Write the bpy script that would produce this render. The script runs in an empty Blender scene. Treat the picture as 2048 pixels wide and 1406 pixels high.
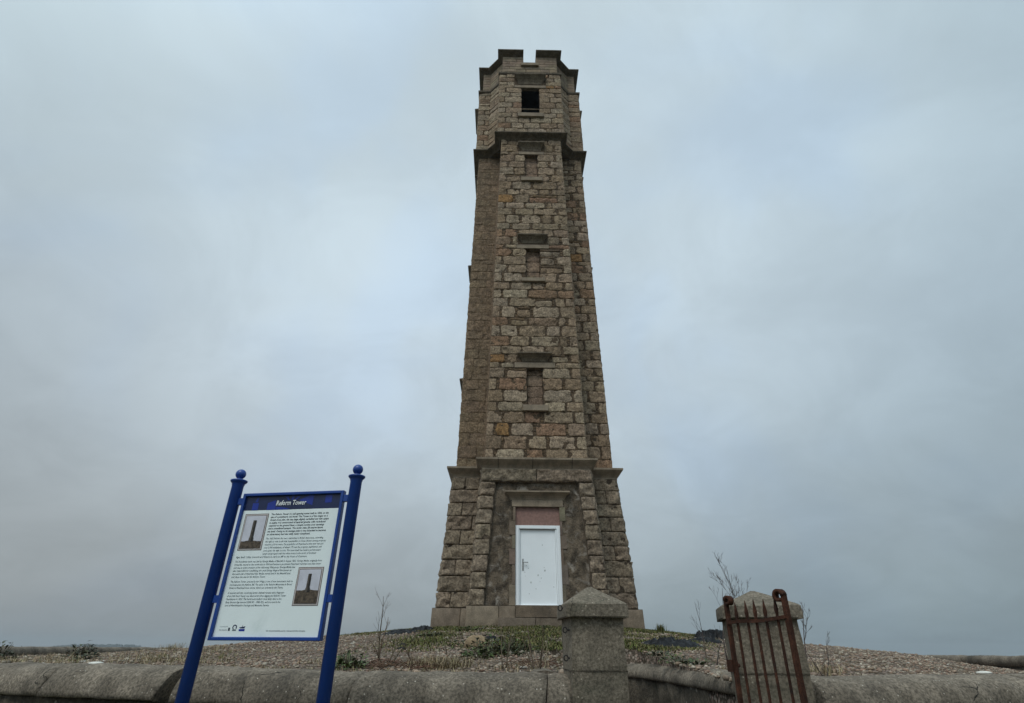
import bpy, math, random
import numpy as np
from mathutils import Vector, Matrix, noise

# ------------------------------------------------------------------ frame of reference
S = 1.15            # metres per layout unit
HC = 1.5            # eye height above the lane
scene = bpy.context.scene
col = scene.collection
R = math.radians

def W(p):
    return Vector((p[0] * S, p[1] * S, p[2] * S + HC))

# ------------------------------------------------------------------ camera
F, PITCH, ROLL = 1065.0, math.atan(597 / 1065.0), R(0.42)
cd = bpy.data.cameras.new("camera")
cd.sensor_fit = 'HORIZONTAL'
cd.sensor_width = 36.0
cd.lens = 36.0 * F / 2048.0
cd.clip_start = 0.05
cd.clip_end = 20000
cam = bpy.data.objects.new("camera", cd)
col.objects.link(cam)
cam.matrix_world = Matrix.Translation((0, 0, HC)) @ Matrix.Rotation(math.pi / 2 + PITCH, 4, 'X') @ Matrix.Rotation(ROLL, 4, 'Z')
scene.camera = cam

# ------------------------------------------------------------------ exposure
scene.view_settings.view_transform = 'Standard'
scene.view_settings.look = 'None'
scene.view_settings.exposure = 0.08
scene.view_settings.gamma = 1.0
scene.cycles.max_bounces = 6
scene.cycles.volume_bounces = 0

# ------------------------------------------------------------------ sun and sky
SUN_EL, SUN_AZ = R(57), R(208)       # azimuth from +Y, clockwise: behind the camera, a little to the left
sd = bpy.data.lights.new("sun", 'SUN')
sd.energy = 1.1
sd.angle = R(22)
sd.color = (1.0, 0.955, 0.89)
sun = bpy.data.objects.new("sun", sd)
col.objects.link(sun)
sdir = Vector((math.sin(SUN_AZ) * math.cos(SUN_EL), math.cos(SUN_AZ) * math.cos(SUN_EL), math.sin(SUN_EL)))
sun.rotation_euler = sdir.to_track_quat('Z', 'Y').to_euler()
sun.location = (0, -20, 60)

class NT:
    """small helper round a node tree"""
    def __init__(self, tree):
        self.t = tree
        self.n = tree.nodes
        self.l = tree.links
        for x in list(self.n):
            self.n.remove(x)
    def node(self, kind, ins=None, **props):
        nd = self.n.new(kind)
        for k, v in props.items():
            setattr(nd, k, v)
        for k, v in (ins or {}).items():
            self.set(nd, k, v)
        return nd
    def set(self, nd, k, v):
        sock = nd.inputs[k]
        if hasattr(v, 'is_output') or isinstance(v, bpy.types.NodeSocket):
            self.l.new(v, sock)
        else:
            if isinstance(v, tuple) and len(v) == 3 and sock.type == 'RGBA':
                v = (*v, 1.0)
            sock.default_value = v
    def math(self, op, a, b=None, c=None, clamp=False):
        nd = self.node('ShaderNodeMath', operation=op, use_clamp=clamp)
        for i, v in enumerate((a, b, c)):
            if v is not None:
                self.set(nd, i, v)
        return nd.outputs[0]
    def mix(self, f, a, b, blend='MIX'):
        nd = self.node('ShaderNodeMix', data_type='RGBA', blend_type=blend)
        nd.clamp_factor = True
        self.set(nd, 0, f)
        self.set(nd, 6, a)
        self.set(nd, 7, b)
        return nd.outputs[2]
    def rng(self, v, a, b, c=0.0, d=1.0, smooth=True):
        nd = self.node('ShaderNodeMapRange', interpolation_type='SMOOTHSTEP' if smooth else 'LINEAR')
        for i, x in enumerate((v, a, b, c, d)):
            self.set(nd, i, x)
        return nd.outputs[0]
    def noise(self, vec, scale, detail=4, rough=0.55, dist=0.0):
        nd = self.node('ShaderNodeTexNoise', {'Scale': scale, 'Detail': detail, 'Roughness': rough, 'Distortion': dist})
        if vec is not None:
            self.l.new(vec, nd.inputs['Vector'])
        return nd.outputs['Fac']
    def vor(self, vec, scale, feature='F1', out='Distance'):
        nd = self.node('ShaderNodeTexVoronoi', {'Scale': scale}, feature=feature)
        if vec is not None:
            self.l.new(vec, nd.inputs['Vector'])
        return nd.outputs[out]

world = bpy.data.worlds.new("World")
scene.world = world
world.use_nodes = True
w = NT(world.node_tree)
tc = w.node('ShaderNodeTexCoord').outputs['Generated']
sep = w.node('ShaderNodeSeparateXYZ', {0: tc})
dx, dy, dz = sep.outputs
sky = w.node('ShaderNodeTexSky', sky_type='NISHITA')
sky.sun_disc = False
sky.sun_elevation = SUN_EL
sky.sun_rotation = SUN_AZ
sky.air_density = 1.3
sky.dust_density = 3.0
# the cloud deck: a dome of broken stratus, projected onto a flat layer so that it streams to the horizon
zc = w.math('ADD', w.math('MAXIMUM', dz, 0.0), 0.42)
flat = w.node('ShaderNodeCombineXYZ', {0: w.math('DIVIDE', dx, zc), 1: w.math('DIVIDE', dy, zc), 2: 3.7}).outputs[0]
n1 = w.noise(flat, 1.1, 5, 0.5, 0.5)
n2 = w.noise(flat, 3.4, 8, 0.6, 0.9)
n3 = w.noise(tc, 2.4, 3, 0.5, 0.3)
def ramp(stops):
    r = w.node('ShaderNodeValToRGB', {0: dz})
    e = r.color_ramp.elements
    while len(e) < len(stops):
        e.new(0.5)
    for k, (p, c) in enumerate(stops):
        e[k].position = p
        e[k].color = (*c, 1)
    return r.outputs[0]
lft = ramp([(0.0, (0.290, 0.318, 0.332)), (0.15, (0.330, 0.368, 0.390)), (0.45, (0.410, 0.480, 0.530)), (0.72, (0.455, 0.560, 0.605)), (0.95, (0.480, 0.600, 0.635))])
rgt = ramp([(0.0, (0.212, 0.278, 0.312)), (0.15, (0.280, 0.345, 0.385)), (0.45, (0.360, 0.450, 0.515)), (0.72, (0.400, 0.510, 0.575)), (0.95, (0.455, 0.580, 0.620))])
base = w.mix(w.rng(dx, -0.70, 0.72), lft, rgt)
# brighter cloud in the middle of the view, above the monument
ctr = w.node('ShaderNodeVectorMath', {0: tc, 1: Vector((-0.02, 0.66, 0.75)).normalized()}, operation='DOT_PRODUCT').outputs['Value']
glow = w.rng(ctr, 0.62, 1.0, 0.0, 0.62)
base = w.mix(glow, base, (0.585, 0.685, 0.760))
m1 = w.rng(n1, 0.30, 0.72, 0.90, 1.07)
m2 = w.rng(n2, 0.32, 0.70, 0.945, 1.045)
mul = w.math('MULTIPLY', m1, m2)
mc = w.node('ShaderNodeCombineXYZ', {0: mul, 1: mul, 2: mul}).outputs[0]
cl = w.mix(1.0, base, mc, 'MULTIPLY')
tint = w.rng(n3, 0.44, 0.64, 0.0, 0.45)
cl = w.mix(tint, cl, w.mix(1.0, cl, (0.91, 0.985, 1.12), 'MULTIPLY'))
# the veiled sun stands behind the viewer: that half of the deck is brighter
sb = w.node('ShaderNodeVectorMath', {0: tc, 1: sdir}, operation='DOT_PRODUCT').outputs['Value']
back = w.rng(sb, 0.45, 1.0, 1.0, 2.1)
# the unseen low sky behind the viewer is dimmed, added to darken undersides
low = w.math('MULTIPLY', w.rng(dy, 0.10, -0.35), w.rng(dz, 0.42, 0.10))
back = w.math('MULTIPLY', back, w.rng(low, 0.0, 1.0, 1.0, 0.45))
bc = w.node('ShaderNodeCombineXYZ', {0: back, 1: back, 2: back}).outputs[0]
cl = w.mix(1.0, cl, bc, 'MULTIPLY')
cl10 = w.mix(1.0, cl, (10.6, 10.6, 10.55), 'MULTIPLY')
skyc = w.mix(0.965, sky.outputs['Color'], cl10)
bg = w.node('ShaderNodeBackground', {'Color': skyc, 'Strength': 0.1})
out = w.node('ShaderNodeOutputWorld')
w.l.new(bg.outputs[0], out.inputs[0])

# ------------------------------------------------------------------ materials
def new_mat(name):
    m = bpy.data.materials.new(name)
    m.use_nodes = True
    t = NT(m.node_tree)
    b = t.node('ShaderNodeBsdfPrincipled')
    o = t.node('ShaderNodeOutputMaterial')
    t.l.new(b.outputs[0], o.inputs[0])
    return m, t, b

def hgt_bump(t, b, h, strength, dist):
    bp = t.node('ShaderNodeBump', {'Strength': strength, 'Distance': dist, 'Height': h})
    t.l.new(bp.outputs[0], b.inputs['Normal'])

def stone_mat(name, base=None, var=0.3, vscale=3.0, speck=0.25, sscale=70, bump=0.6, bdist=0.02, bscale=14,
              stain=(0.05, 0.04, 0.03), stainf=0.5, stscale=0.9, flecks=None, rough=0.92, streak=0.0, cracks=0.0, hue=(0.975, 0.932, 0.885)):
    m, t, b = new_mat(name)
    co = t.node('ShaderNodeTexCoord').outputs['Object']
    if base is None:
        c = t.node('ShaderNodeAttribute', attribute_name='tone').outputs['Color']
    else:
        c = t.node('ShaderNodeRGB')
        c.outputs[0].default_value = (*base, 1)
        c = c.outputs[0]
    a = t.noise(co, vscale, 7, 0.62, 0.3)
    a = t.rng(a, 0.28, 0.74, 1 - var, 1 + var * 0.7)
    s = t.noise(co, sscale, 3, 0.7)
    s = t.rng(s, 0.3, 0.7, 1 - speck, 1 + speck)
    f = t.math('MULTIPLY', a, s)
    fc = t.node('ShaderNodeCombineXYZ', {0: t.math('MULTIPLY', f, hue[0]), 1: t.math('MULTIPLY', f, hue[1]), 2: t.math('MULTIPLY', f, hue[2])}).outputs[0]
    c = t.mix(1.0, c, fc, 'MULTIPLY')
    if streak:
        mp = t.node('ShaderNodeMapping', {'Vector': co, 'Scale': (3.0, 3.0, 0.28)}).outputs[0]
        k = t.noise(mp, 2.0, 5, 0.6)
        k = t.rng(k, 0.5, 0.78, 0.0, streak)
        c = t.mix(k, c, t.mix(1.0, c, (0.42, 0.40, 0.37), 'MULTIPLY'))
    st = t.noise(co, stscale, 6, 0.65, 0.5)
    st = t.rng(st, 0.52, 0.74, 0.0, stainf)
    c = t.mix(st, c, stain)
    if flecks:
        v = t.vor(co, flecks[0])
        vc = t.vor(co, flecks[0], out='Color')
        pick = t.node('ShaderNodeSeparateColor', {0: vc}).outputs[0]
        k = t.math('MULTIPLY', t.rng(v, flecks[1], flecks[1] * 0.6, 0, 1), t.math('GREATER_THAN', pick, flecks[2]))
        c = t.mix(k, c, flecks[3])
    if cracks:
        wv = t.node('ShaderNodeTexNoise', {'Vector': co, 'Scale': 4.0, 'Detail': 6.0})
        wo = t.node('ShaderNodeVectorMath', {0: wv.outputs['Color'], 1: (0.22, 0.22, 0.22)}, operation='MULTIPLY').outputs[0]
        cw = t.node('ShaderNodeVectorMath', {0: co, 1: wo}, operation='ADD').outputs[0]
        ed = t.vor(cw, cracks, 'DISTANCE_TO_EDGE')
        k = t.math('MULTIPLY', t.rng(ed, 0.0042, 0.0012, 0, 1), t.rng(t.noise(co, 1.1, 2), 0.50, 0.56))
        c = t.mix(k, c, (0.018, 0.016, 0.013))
    t.set(b, 'Base Color', c)
    b.inputs['Roughness'].default_value = rough
    b.inputs['Specular IOR Level'].default_value = 0.25
    h = t.math('ADD', t.noise(co, bscale, 8, 0.68), t.math('MULTIPLY', t.noise(co, bscale * 5, 4, 0.7), 0.35))
    hgt_bump(t, b, h, bump, bdist)
    return m

def plain_mat(name, color, rough=0.6, var=0.1, vscale=6.0, spec=0.4, metal=0.0, bump=0.0, bscale=30, dirt=None):
    m, t, b = new_mat(name)
    co = t.node('ShaderNodeTexCoord').outputs['Object']
    a = t.rng(t.noise(co, vscale, 6, 0.6, 0.2), 0.3, 0.7, 1 - var, 1 + var)
    ac = t.node('ShaderNodeCombineXYZ', {0: a, 1: a, 2: a}).outputs[0]
    c = t.mix(1.0, color, ac, 'MULTIPLY')
    if dirt:
        k = t.rng(t.noise(co, dirt[1], 7, 0.7, 0.3), dirt[2], dirt[3], 0, dirt[4])
        c = t.mix(k, c, dirt[0])
    t.set(b, 'Base Color', c)
    b.inputs['Roughness'].default_value = rough
    b.inputs['Specular IOR Level'].default_value = spec
    b.inputs['Metallic'].default_value = metal
    if bump:
        hgt_bump(t, b, t.noise(co, bscale, 6, 0.65), bump, 0.01)
    return m

def tone_mat(name, rough=0.8, spec=0.2, var=0.2, vscale=8.0, trans=0.0):
    m, t, b = new_mat(name)
    co = t.node('ShaderNodeTexCoord').outputs['Object']
    c = t.node('ShaderNodeAttribute', attribute_name='tone').outputs['Color']
    a = t.rng(t.noise(co, vscale, 5, 0.6), 0.3, 0.7, 1 - var, 1 + var)
    ac = t.node('ShaderNodeCombineXYZ', {0: a, 1: a, 2: a}).outputs[0]
    t.set(b, 'Base Color', t.mix(1.0, c, ac, 'MULTIPLY'))
    b.inputs['Roughness'].default_value = rough
    b.inputs['Specular IOR Level'].default_value = spec
    return m

M = {}
M['rubble'] = stone_mat('granite_rubble', None, var=0.34, vscale=6, speck=0.46, sscale=22, bump=1.0, bdist=0.035, bscale=13,
                        stain=(0.085, 0.066, 0.048), stainf=0.38, stscale=0.8, streak=0.45)
M['rock'] = stone_mat('rock_faced_granite', None, var=0.34, vscale=5, speck=0.44, sscale=20, bump=1.0, bdist=0.045, bscale=11,
                      stain=(0.075, 0.060, 0.045), stainf=0.45, stscale=1.1, streak=0.3)
M['dressed'] = stone_mat('dressed_granite', (0.272, 0.228, 0.175), var=0.26, vscale=4, speck=0.22, sscale=60, bump=0.35, bdist=0.008,
                         bscale=25, stain=(0.07, 0.06, 0.05), stainf=0.35, stscale=1.6, streak=0.45)
M['weathered'] = stone_mat('weathered_shaded_granite', (0.118, 0.098, 0.074), var=0.35, vscale=5, speck=0.30, sscale=24, bump=0.5, bdist=0.012,
                           bscale=20, stain=(0.045, 0.040, 0.032), stainf=0.6, stscale=1.6, streak=0.5)  # blackened caps; on the upper cornice its dark tone stands in for shade
M['ledge'] = stone_mat('shade_toned_ledge_granite', (0.168, 0.140, 0.106), var=0.3, vscale=5, speck=0.30, sscale=24, bump=0.4, bdist=0.010,
                       bscale=22, stain=(0.060, 0.052, 0.042), stainf=0.5, stscale=1.8, streak=0.5)  # darker than the dressed stone, putting the hoods' underside shade into the colour
M['plinth'] = stone_mat('plinth_granite', None, var=0.25, vscale=4, speck=0.25, sscale=60, bump=0.5, bdist=0.012,
                        bscale=20, stain=(0.06, 0.05, 0.04), stainf=0.5, stscale=1.3, streak=0.4)
M['harl'] = stone_mat('old_harling', (0.132, 0.106, 0.078), var=0.75, vscale=3.2, speck=0.35, sscale=30, bump=1.0, bdist=0.03, bscale=12,
                      stain=(0.36, 0.32, 0.27), stainf=0.9, stscale=3.6)
M['coping'] = stone_mat('weathered_concrete', (0.180, 0.152, 0.117), var=0.40, vscale=3.4, speck=0.48, sscale=46, bump=0.7, bdist=0.012,
                        bscale=22, stain=(0.055, 0.050, 0.042), stainf=0.75, stscale=1.1, flecks=(34, 0.22, 0.83, (0.46, 0.41, 0.34)), streak=0.6, cracks=0.9, hue=(1, .985, .98))
M['walling'] = stone_mat('dark_rubble_walling', (0.105, 0.090, 0.070), var=0.5, vscale=4, speck=0.35, sscale=40, bump=1.0, bdist=0.05, bscale=7,
                         stain=(0.028, 0.030, 0.020), stainf=0.7, stscale=2.5, flecks=(9, 0.2, 0.85, (0.26, 0.23, 0.19)))
M['pillar'] = stone_mat('pillar_concrete', (0.172, 0.146, 0.110), var=0.30, vscale=3.2, speck=0.42, sscale=50, bump=0.8, bdist=0.012,
                        bscale=26, stain=(0.072, 0.076, 0.052), stainf=0.6, stscale=1.8, flecks=(34, 0.24, 0.82, (0.36, 0.31, 0.24)), streak=0.6, cracks=1.3, hue=(1, .985, .98))
M['dark'] = plain_mat('painted_dark_interior', (0.006, 0.006, 0.006), 0.95, spec=0.0)  # darkness of the window openings put into the colour
M['upvc'] = plain_mat('white_door_paint', (0.80, 0.83, 0.84), 0.45, 0.02, 2.0, dirt=((0.45, 0.46, 0.42), 3.0, 0.60, 0.80, 0.35))
M['scuff'] = plain_mat('grey_scuff', (0.46, 0.47, 0.46), 0.8, 0.3, 40)
M['steel'] = plain_mat('dull_steel', (0.34, 0.34, 0.33), 0.45, 0.2, 30, metal=0.6)
M['redboard'] = plain_mat('red_brown_board', (0.235, 0.135, 0.110), 0.75, 0.16, 14, dirt=((0.16, 0.10, 0.085), 60, 0.5, 0.7, 0.5))
M['rust'] = stone_mat('rusted_iron', (0.058, 0.022, 0.012), var=0.55, vscale=14, speck=0.4, sscale=120, bump=0.8, bdist=0.004, bscale=70,
                      stain=(0.018, 0.012, 0.010), stainf=0.85, stscale=5, rough=0.85)
M['oldiron'] = plain_mat('black_iron', (0.022, 0.018, 0.016), 0.7, 0.3, 30)
M['blue'] = plain_mat('blue_enamel', (0.007, 0.048, 0.25), 0.34, 0.08, 5, spec=0.5, dirt=((0.02, 0.035, 0.10), 3, 0.55, 0.8, 0.4))
M['panelwhite'] = plain_mat('printed_panel_pale', (0.80, 0.865, 0.855), 0.38, 0.03, 3, spec=0.5, dirt=((0.50, 0.60, 0.58), 2.2, 0.52, 0.75, 0.5))
M['navy'] = plain_mat('printed_navy', (0.008, 0.017, 0.070), 0.35, 0.10, 5, spec=0.5)
M['midblue'] = plain_mat('printed_blue', (0.008, 0.030, 0.270), 0.35, 0.10, 8, spec=0.5)
M['inkwhite'] = plain_mat('white_ink', (0.86, 0.88, 0.88), 0.5, 0.0)
M['ink'] = plain_mat('dark_ink', (0.035, 0.050, 0.062), 0.6, 0.0)
M['inklight'] = plain_mat('grey_ink', (0.125, 0.16, 0.17), 0.6, 0.0)
M['sepia'] = plain_mat('print_frame_brown', (0.155, 0.125, 0.115), 0.5, 0.1)
M['printpale'] = plain_mat('print_mount', (0.62, 0.57, 0.55), 0.5, 0.03)
M['printsky'] = plain_mat('print_sky', (0.58, 0.58, 0.64), 0.5, 0.12, 9)
M['printearth'] = plain_mat('print_earth', (0.085, 0.062, 0.042), 0.6, 0.6, 40)
M['printtower'] = plain_mat('print_stone', (0.022, 0.018, 0.015), 0.6, 0.6, 40)
M['printtowerlit'] = plain_mat('print_stone_pale', (0.085, 0.070, 0.056), 0.6, 0.4, 40)
M['plastic'] = plain_mat('black_polythene', (0.006, 0.006, 0.007), 0.5, 0.3, 6, spec=0.22)
M['whitish'] = plain_mat('white_lump', (0.62, 0.60, 0.54), 0.8, 0.15, 20, bump=0.5)
M['pebbles'] = tone_mat('beach_pebbles', 0.75, 0.3, 0.25, 40)
M['blades'] = tone_mat('grass_blades', 0.7, 0.2, 0.2, 10)
M['leaves'] = tone_mat('weed_leaves', 0.55, 0.35, 0.25, 20)
M['twigs'] = tone_mat('bare_twigs', 0.85, 0.2, 0.3, 30)
M['farwood'] = plain_mat('distant_trees', (0.045, 0.052, 0.045), 0.9, 0.3, 0.05, spec=0.1)

def ground_mat():
    m, t, b = new_mat('gravelly_soil')
    co = t.node('ShaderNodeTexCoord').outputs['Object']
    big = t.noise(co, 0.55, 5, 0.6, 0.4)
    vcol = t.node('ShaderNodeSeparateColor', {0: t.vor(co, 26, out='Color')})
    v = t.vor(co, 26)
    gr = t.mix(vcol.outputs[0], (0.150, 0.112, 0.086), (0.315, 0.258, 0.210))
    gr = t.mix(t.rng(vcol.outputs[1], 0.72, 0.80), gr, (0.36, 0.245, 0.20))
    gr = t.mix(t.rng(v, 0.35, 0.62), gr, (0.075, 0.058, 0.042))
    soil = t.mix(t.noise(co, 9, 6, 0.7), (0.075, 0.060, 0.040), (0.165, 0.130, 0.092))
    c = t.mix(t.rng(big, 0.50, 0.68, 0.0, 0.75), gr, soil)
    moss = t.rng(t.noise(co, 1.3, 6, 0.7, 0.4), 0.60, 0.74, 0.0, 0.55)
    c = t.mix(moss, c, (0.070, 0.072, 0.032))
    t.set(b, 'Base Color', c)
    b.inputs['Roughness'].default_value = 0.95
    b.inputs['Specular IOR Level'].default_value = 0.15
    h = t.math('ADD', t.math('MULTIPLY', v, -0.8), t.noise(co, 16, 6, 0.7))
    hgt_bump(t, b, h, 0.9, 0.03)
    return m
M['ground'] = ground_mat()
M['field'] = stone_mat('rough_pasture', (0.085, 0.085, 0.045), var=0.4, vscale=0.02, speck=0.2, sscale=3, bump=0.4, bdist=0.05, bscale=3,
                       stain=(0.13, 0.11, 0.07), stainf=0.6, stscale=0.005)
M['water'] = plain_mat('grey_sea', (0.05, 0.065, 0.075), 0.25, 0.1, 0.01)

# ------------------------------------------------------------------ mesh helper
class MB:
    def __init__(self):
        self.v, self.f, self.c, self.s = [], [], [], []
        self.tone = (0.3, 0.25, 0.2)
    def vert(self, p, c=None):
        self.v.append((float(p[0]), float(p[1]), float(p[2])))
        self.c.append(c or self.tone)
        return len(self.v) - 1
    def face(self, idx, smooth=False):
        self.f.append(tuple(idx))
        self.s.append(smooth)
    def poly(self, pts, c=None, smooth=False):
        self.face([self.vert(p, c) for p in pts], smooth)
    def box(self, a, b, c=None):
        x0, y0, z0 = a
        x1, y1, z1 = b
        i = [self.vert(p, c) for p in ((x0, y0, z0), (x1, y0, z0), (x1, y1, z0), (x0, y1, z0), (x0, y0, z1), (x1, y0, z1), (x1, y1, z1), (x0, y1, z1))]
        for q in ((0, 3, 2, 1), (4, 5, 6, 7), (0, 1, 5, 4), (1, 2, 6, 5), (2, 3, 7, 6), (3, 0, 4, 7)):
            self.face([i[k] for k in q])
    def loft(self, rings, closed=True, smooth=False, c=None, cap0=False, cap1=False):
        ids = [[self.vert(p, c) for p in r] for r in rings]
        n = len(rings[0])
        for a, b in zip(ids[:-1], ids[1:]):
            for k in range(n if closed else n - 1):
                k2 = (k + 1) % n
                self.face((a[k], a[k2], b[k2], b[k]), smooth)
        if cap0:
            self.face(ids[0][::-1])
        if cap1:
            self.face(ids[-1])
        return ids
    def tube(self, pts, radii, n=8, c=None, cap=True, smooth=True):
        pts = [Vector(p) for p in pts]
        if not hasattr(radii, '__len__'):
            radii = [radii] * len(pts)
        rings = []
        ref = None
        for i, p in enumerate(pts):
            d = (pts[min(i + 1, len(pts) - 1)] - pts[max(i - 1, 0)]).normalized()
            if ref is None:
                ref = Vector((0, 0, 1)) if abs(d.z) < 0.9 else Vector((1, 0, 0))
            u = (ref - d * ref.dot(d)).normalized()
            ref = u
            v = d.cross(u)
            rings.append([p + (u * math.cos(2 * math.pi * k / n) + v * math.sin(2 * math.pi * k / n)) * radii[i] for k in range(n)])
        self.loft(rings, True, smooth, c, cap, cap)
    def lathe(self, o, prof, n=20, c=None, smooth=True):
        rings = [[(o[0] + r * math.cos(2 * math.pi * k / n), o[1] + r * math.sin(2 * math.pi * k / n), o[2] + z) for k in range(n)] for r, z in prof]
        self.loft(rings, True, smooth, c, True, True)

def build(mb, name, mat, parent=None, org=(0, 0, 0), loc=None):
    """links mb as one mesh object; org is the origin (layout units) its vertices are measured from"""
    me = bpy.data.meshes.new(name)
    v = (np.array(mb.v, dtype=np.float64) - np.array(org)) * S
    me.from_pydata(v.tolist(), [], mb.f)
    me.polygons.foreach_set('use_smooth', mb.s)
    a = me.attributes.new('tone', 'FLOAT_COLOR', 'POINT')
    cc = np.ones((len(mb.v), 4), dtype=np.float32)
    cc[:, :3] = np.array(mb.c, dtype=np.float32)
    a.data.foreach_set('color', cc.ravel())
    me.materials.append(mat)
    me.update()
    o = bpy.data.objects.new(name, me)
    col.objects.link(o)
    if parent is not None:
        o.parent = parent
    else:
        o.location = W(org) if loc is None else loc
    return o

def tag(o, label=None, cat=None, group=None, kind=None):
    for k, v in (('label', label), ('category', cat), ('group', group), ('kind', kind)):
        if v:
            o[k] = v
    return o

def empty(name, org, label, cat, rz=0.0, group=None):
    o = bpy.data.objects.new(name, None)
    o.empty_display_size = 0.2
    o.location = W(org)
    o.rotation_euler.z = rz
    col.objects.link(o)
    return tag(o, label, cat, group)

def fbm(p, oct=3):
    return noise.fractal(Vector(p), 1.0, 2.0, oct)

def sm(x, a, b):
    x = min(1.0, max(0.0, (x - a) / (b - a)))
    return x * x * (3 - 2 * x)

def lerp(a, b, t):
    return a + (b - a) * t

def jit(rng, c, amt, hue=0.06):
    k = 1 + rng.uniform(-amt, amt)
    return tuple(max(0.01, x * k * (1 + rng.uniform(-hue, hue))) for x in c)

# ================================================================== THE TOWER
TX, TY, ZB = 0.598, 14.8, 0.30
tower = empty('stone_tower', (TX, TY, ZB), 'tall tapering granite tower with battlements on top of the gravel mound', 'tower', R(0.7))
T0 = (0, 0, ZB)

def cross_plan(a, A, x2=None):
    """outline of the Greek cross, counter-clockwise from above, starting at the front arm's left corner"""
    q = [(-a, -A), (a, -A)] + ([(a, -a)] if x2 is None else [(a, -x2), (x2, -a)])
    out = []
    for k in range(4):
        for x, y in q:
            for _ in range(k):
                x, y = -y, x
            out.append((x, y))
    return out

class Face:
    def __init__(self, B0, B1, zb, T0_, T1, zt):
        self.zb, self.zt = zb, zt
        self.cb = Vector(((B0[0] + B1[0]) / 2, (B0[1] + B1[1]) / 2, zb))
        self.ct = Vector(((T0_[0] + T1[0]) / 2, (T0_[1] + T1[1]) / 2, zt))
        d = Vector((B1[0] - B0[0], B1[1] - B0[1], 0))
        self.hb = d.length / 2
        self.ht = (Vector(T1) - Vector(T0_)).length / 2
        self.e = d.normalized()
        self.n = self.e.cross((self.ct - self.cb).normalized()).normalized()
    def half(self, z):
        return lerp(self.hb, self.ht, (z - self.zb) / (self.zt - self.zb))
    def P(self, s, z, h=0.0):
        return self.cb.lerp(self.ct, (z - self.zb) / (self.zt - self.zb)) + self.e * s + self.n * h
    def flip(self):
        return self

MORTAR = (0.098, 0.070, 0.046)

def wall_plane(mb, face, holes=(), c=MORTAR):
    """the bedding plane behind the stones, with openings (x0,x1,z0,z1,depth)"""
    z = face.zb
    P = face.P
    def quad(x0, x1, z0, z1):
        l0, r0 = (-face.half(z0) if x0 is None else x0), (face.half(z0) if x1 is None else x1)
        l1, r1 = (-face.half(z1) if x0 is None else x0), (face.half(z1) if x1 is None else x1)
        mb.poly([P(l0, z0), P(r0, z0), P(r1, z1), P(l1, z1)], c)
    for x0, x1, z0, z1, dep in sorted(holes, key=lambda q: q[2]):
        quad(None, None, z, z0)
        quad(None, x0, z0, z1)
        quad(x1, None, z0, z1)
        d = -dep
        rc = (0.17, 0.135, 0.10)
        mb.poly([P(x0, z0), P(x0, z0, d), P(x0, z1, d), P(x0, z1)][::-1], rc)
        mb.poly([P(x1, z0), P(x1, z0, d), P(x1, z1, d), P(x1, z1)], rc)
        mb.poly([P(x0, z0), P(x1, z0), P(x1, z0, d), P(x0, z0, d)][::-1], rc)
        mb.poly([P(x0, z1), P(x1, z1), P(x1, z1, d), P(x0, z1, d)], rc)
        z = z1
    quad(None, None, z, face.zt)

def one_stone(mb, face, s0, s1, z0, z1, st, rng, cell, cl, cr, tone):
    def steps(length, lo_free, hi_free):
        e = min(st['edge'], 0.22 * length)
        n = max(2, int(round((length - 2 * e) / cell)))
        t = [e / length + (1 - 2 * e / length) * k / n for k in range(n + 1)]
        return [0.0, 0.45 * e / length] + t + [1.0 - 0.45 * e / length, 1.0]
    us, vs = steps(s1 - s0, cl, cr), steps(z1 - z0, False, False)
    nu, nv = len(us) - 1, len(vs) - 1
    sx, sz = rng.uniform(0, 999), rng.uniform(0, 999)
    wob, ew = st['wob'], st['edge']
    hb = st['relief'] * rng.uniform(0.7, 1.3)
    tl = rng.uniform(-1, 1) * st['tilt']
    tv = rng.uniform(-1, 1) * st['tilt']
    ids = []
    L, H = s1 - s0, z1 - z0
    for j in range(nv + 1):
        v = vs[j]
        row = []
        for i in range(nu + 1):
            u = us[i]
            z = z0 + H * v
            lo = -face.half(z) if cl else s0
            hi = face.half(z) if cr else s1
            s = lo + (hi - lo) * u
            wl = min(1.0, (1 - u) * 4) if cr else 1.0
            wl *= min(1.0, u * 4) if cl else 1.0
            n1 = noise.noise(Vector((s * 6 + sx, z * 7, sz))) + 0.6 * noise.noise(Vector((s * 17, z * 17 + sx, sz)))
            n2 = noise.noise(Vector((s * 5, z * 8 + sz, sx))) + 0.6 * noise.noise(Vector((s * 17 + sz, z * 17, sx)))
            uu, vv = 2 * u - 1, 2 * v - 1
            k = st['round'] * (uu * vv) ** 4
            s += wob * n1 * wl - uu * k * 0.10 * wl * (0 if (cl and u < .5) or (cr and u > .5) else 1)
            z += wob * 0.55 * n2 * wl * (1 - 0.2 * abs(vv)) - vv * k * 0.05 * (0 if (cl and u < .5) or (cr and u > .5) else 1)
            ds = min(u if not cl else 9, (1 - u) if not cr else 9) * L
            dz_ = min(v, 1 - v) * H
            pr = min(1.0, max(0.0, min(ds, dz_) / ew))
            pr = math.sqrt(pr * (2 - pr))
            rg = fbm((s * st['fq'] + sx, z * st['fq'] * 1.25, sz), 4)
            h = pr * (hb + st['rough'] * rg + (uu * tl + vv * tv)) - (1 - pr) * 0.002
            if min(ds, dz_) <= 1e-6:
                h = -0.007
            if cl:
                h *= sm(u * L, 0.0, st['qw'])
            if cr:
                h *= sm((1 - u) * L, 0.0, st['qw'])
            tn = 1 + 0.18 * rg
            row.append(mb.vert(face.P(s, z, h), tuple(x * tn for x in tone)))
        ids.append(row)
    for j in range(nv):
        for i in range(nu):
            mb.face((ids[j][i], ids[j][i + 1], ids[j + 1][i + 1], ids[j + 1][i]), True)

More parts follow.
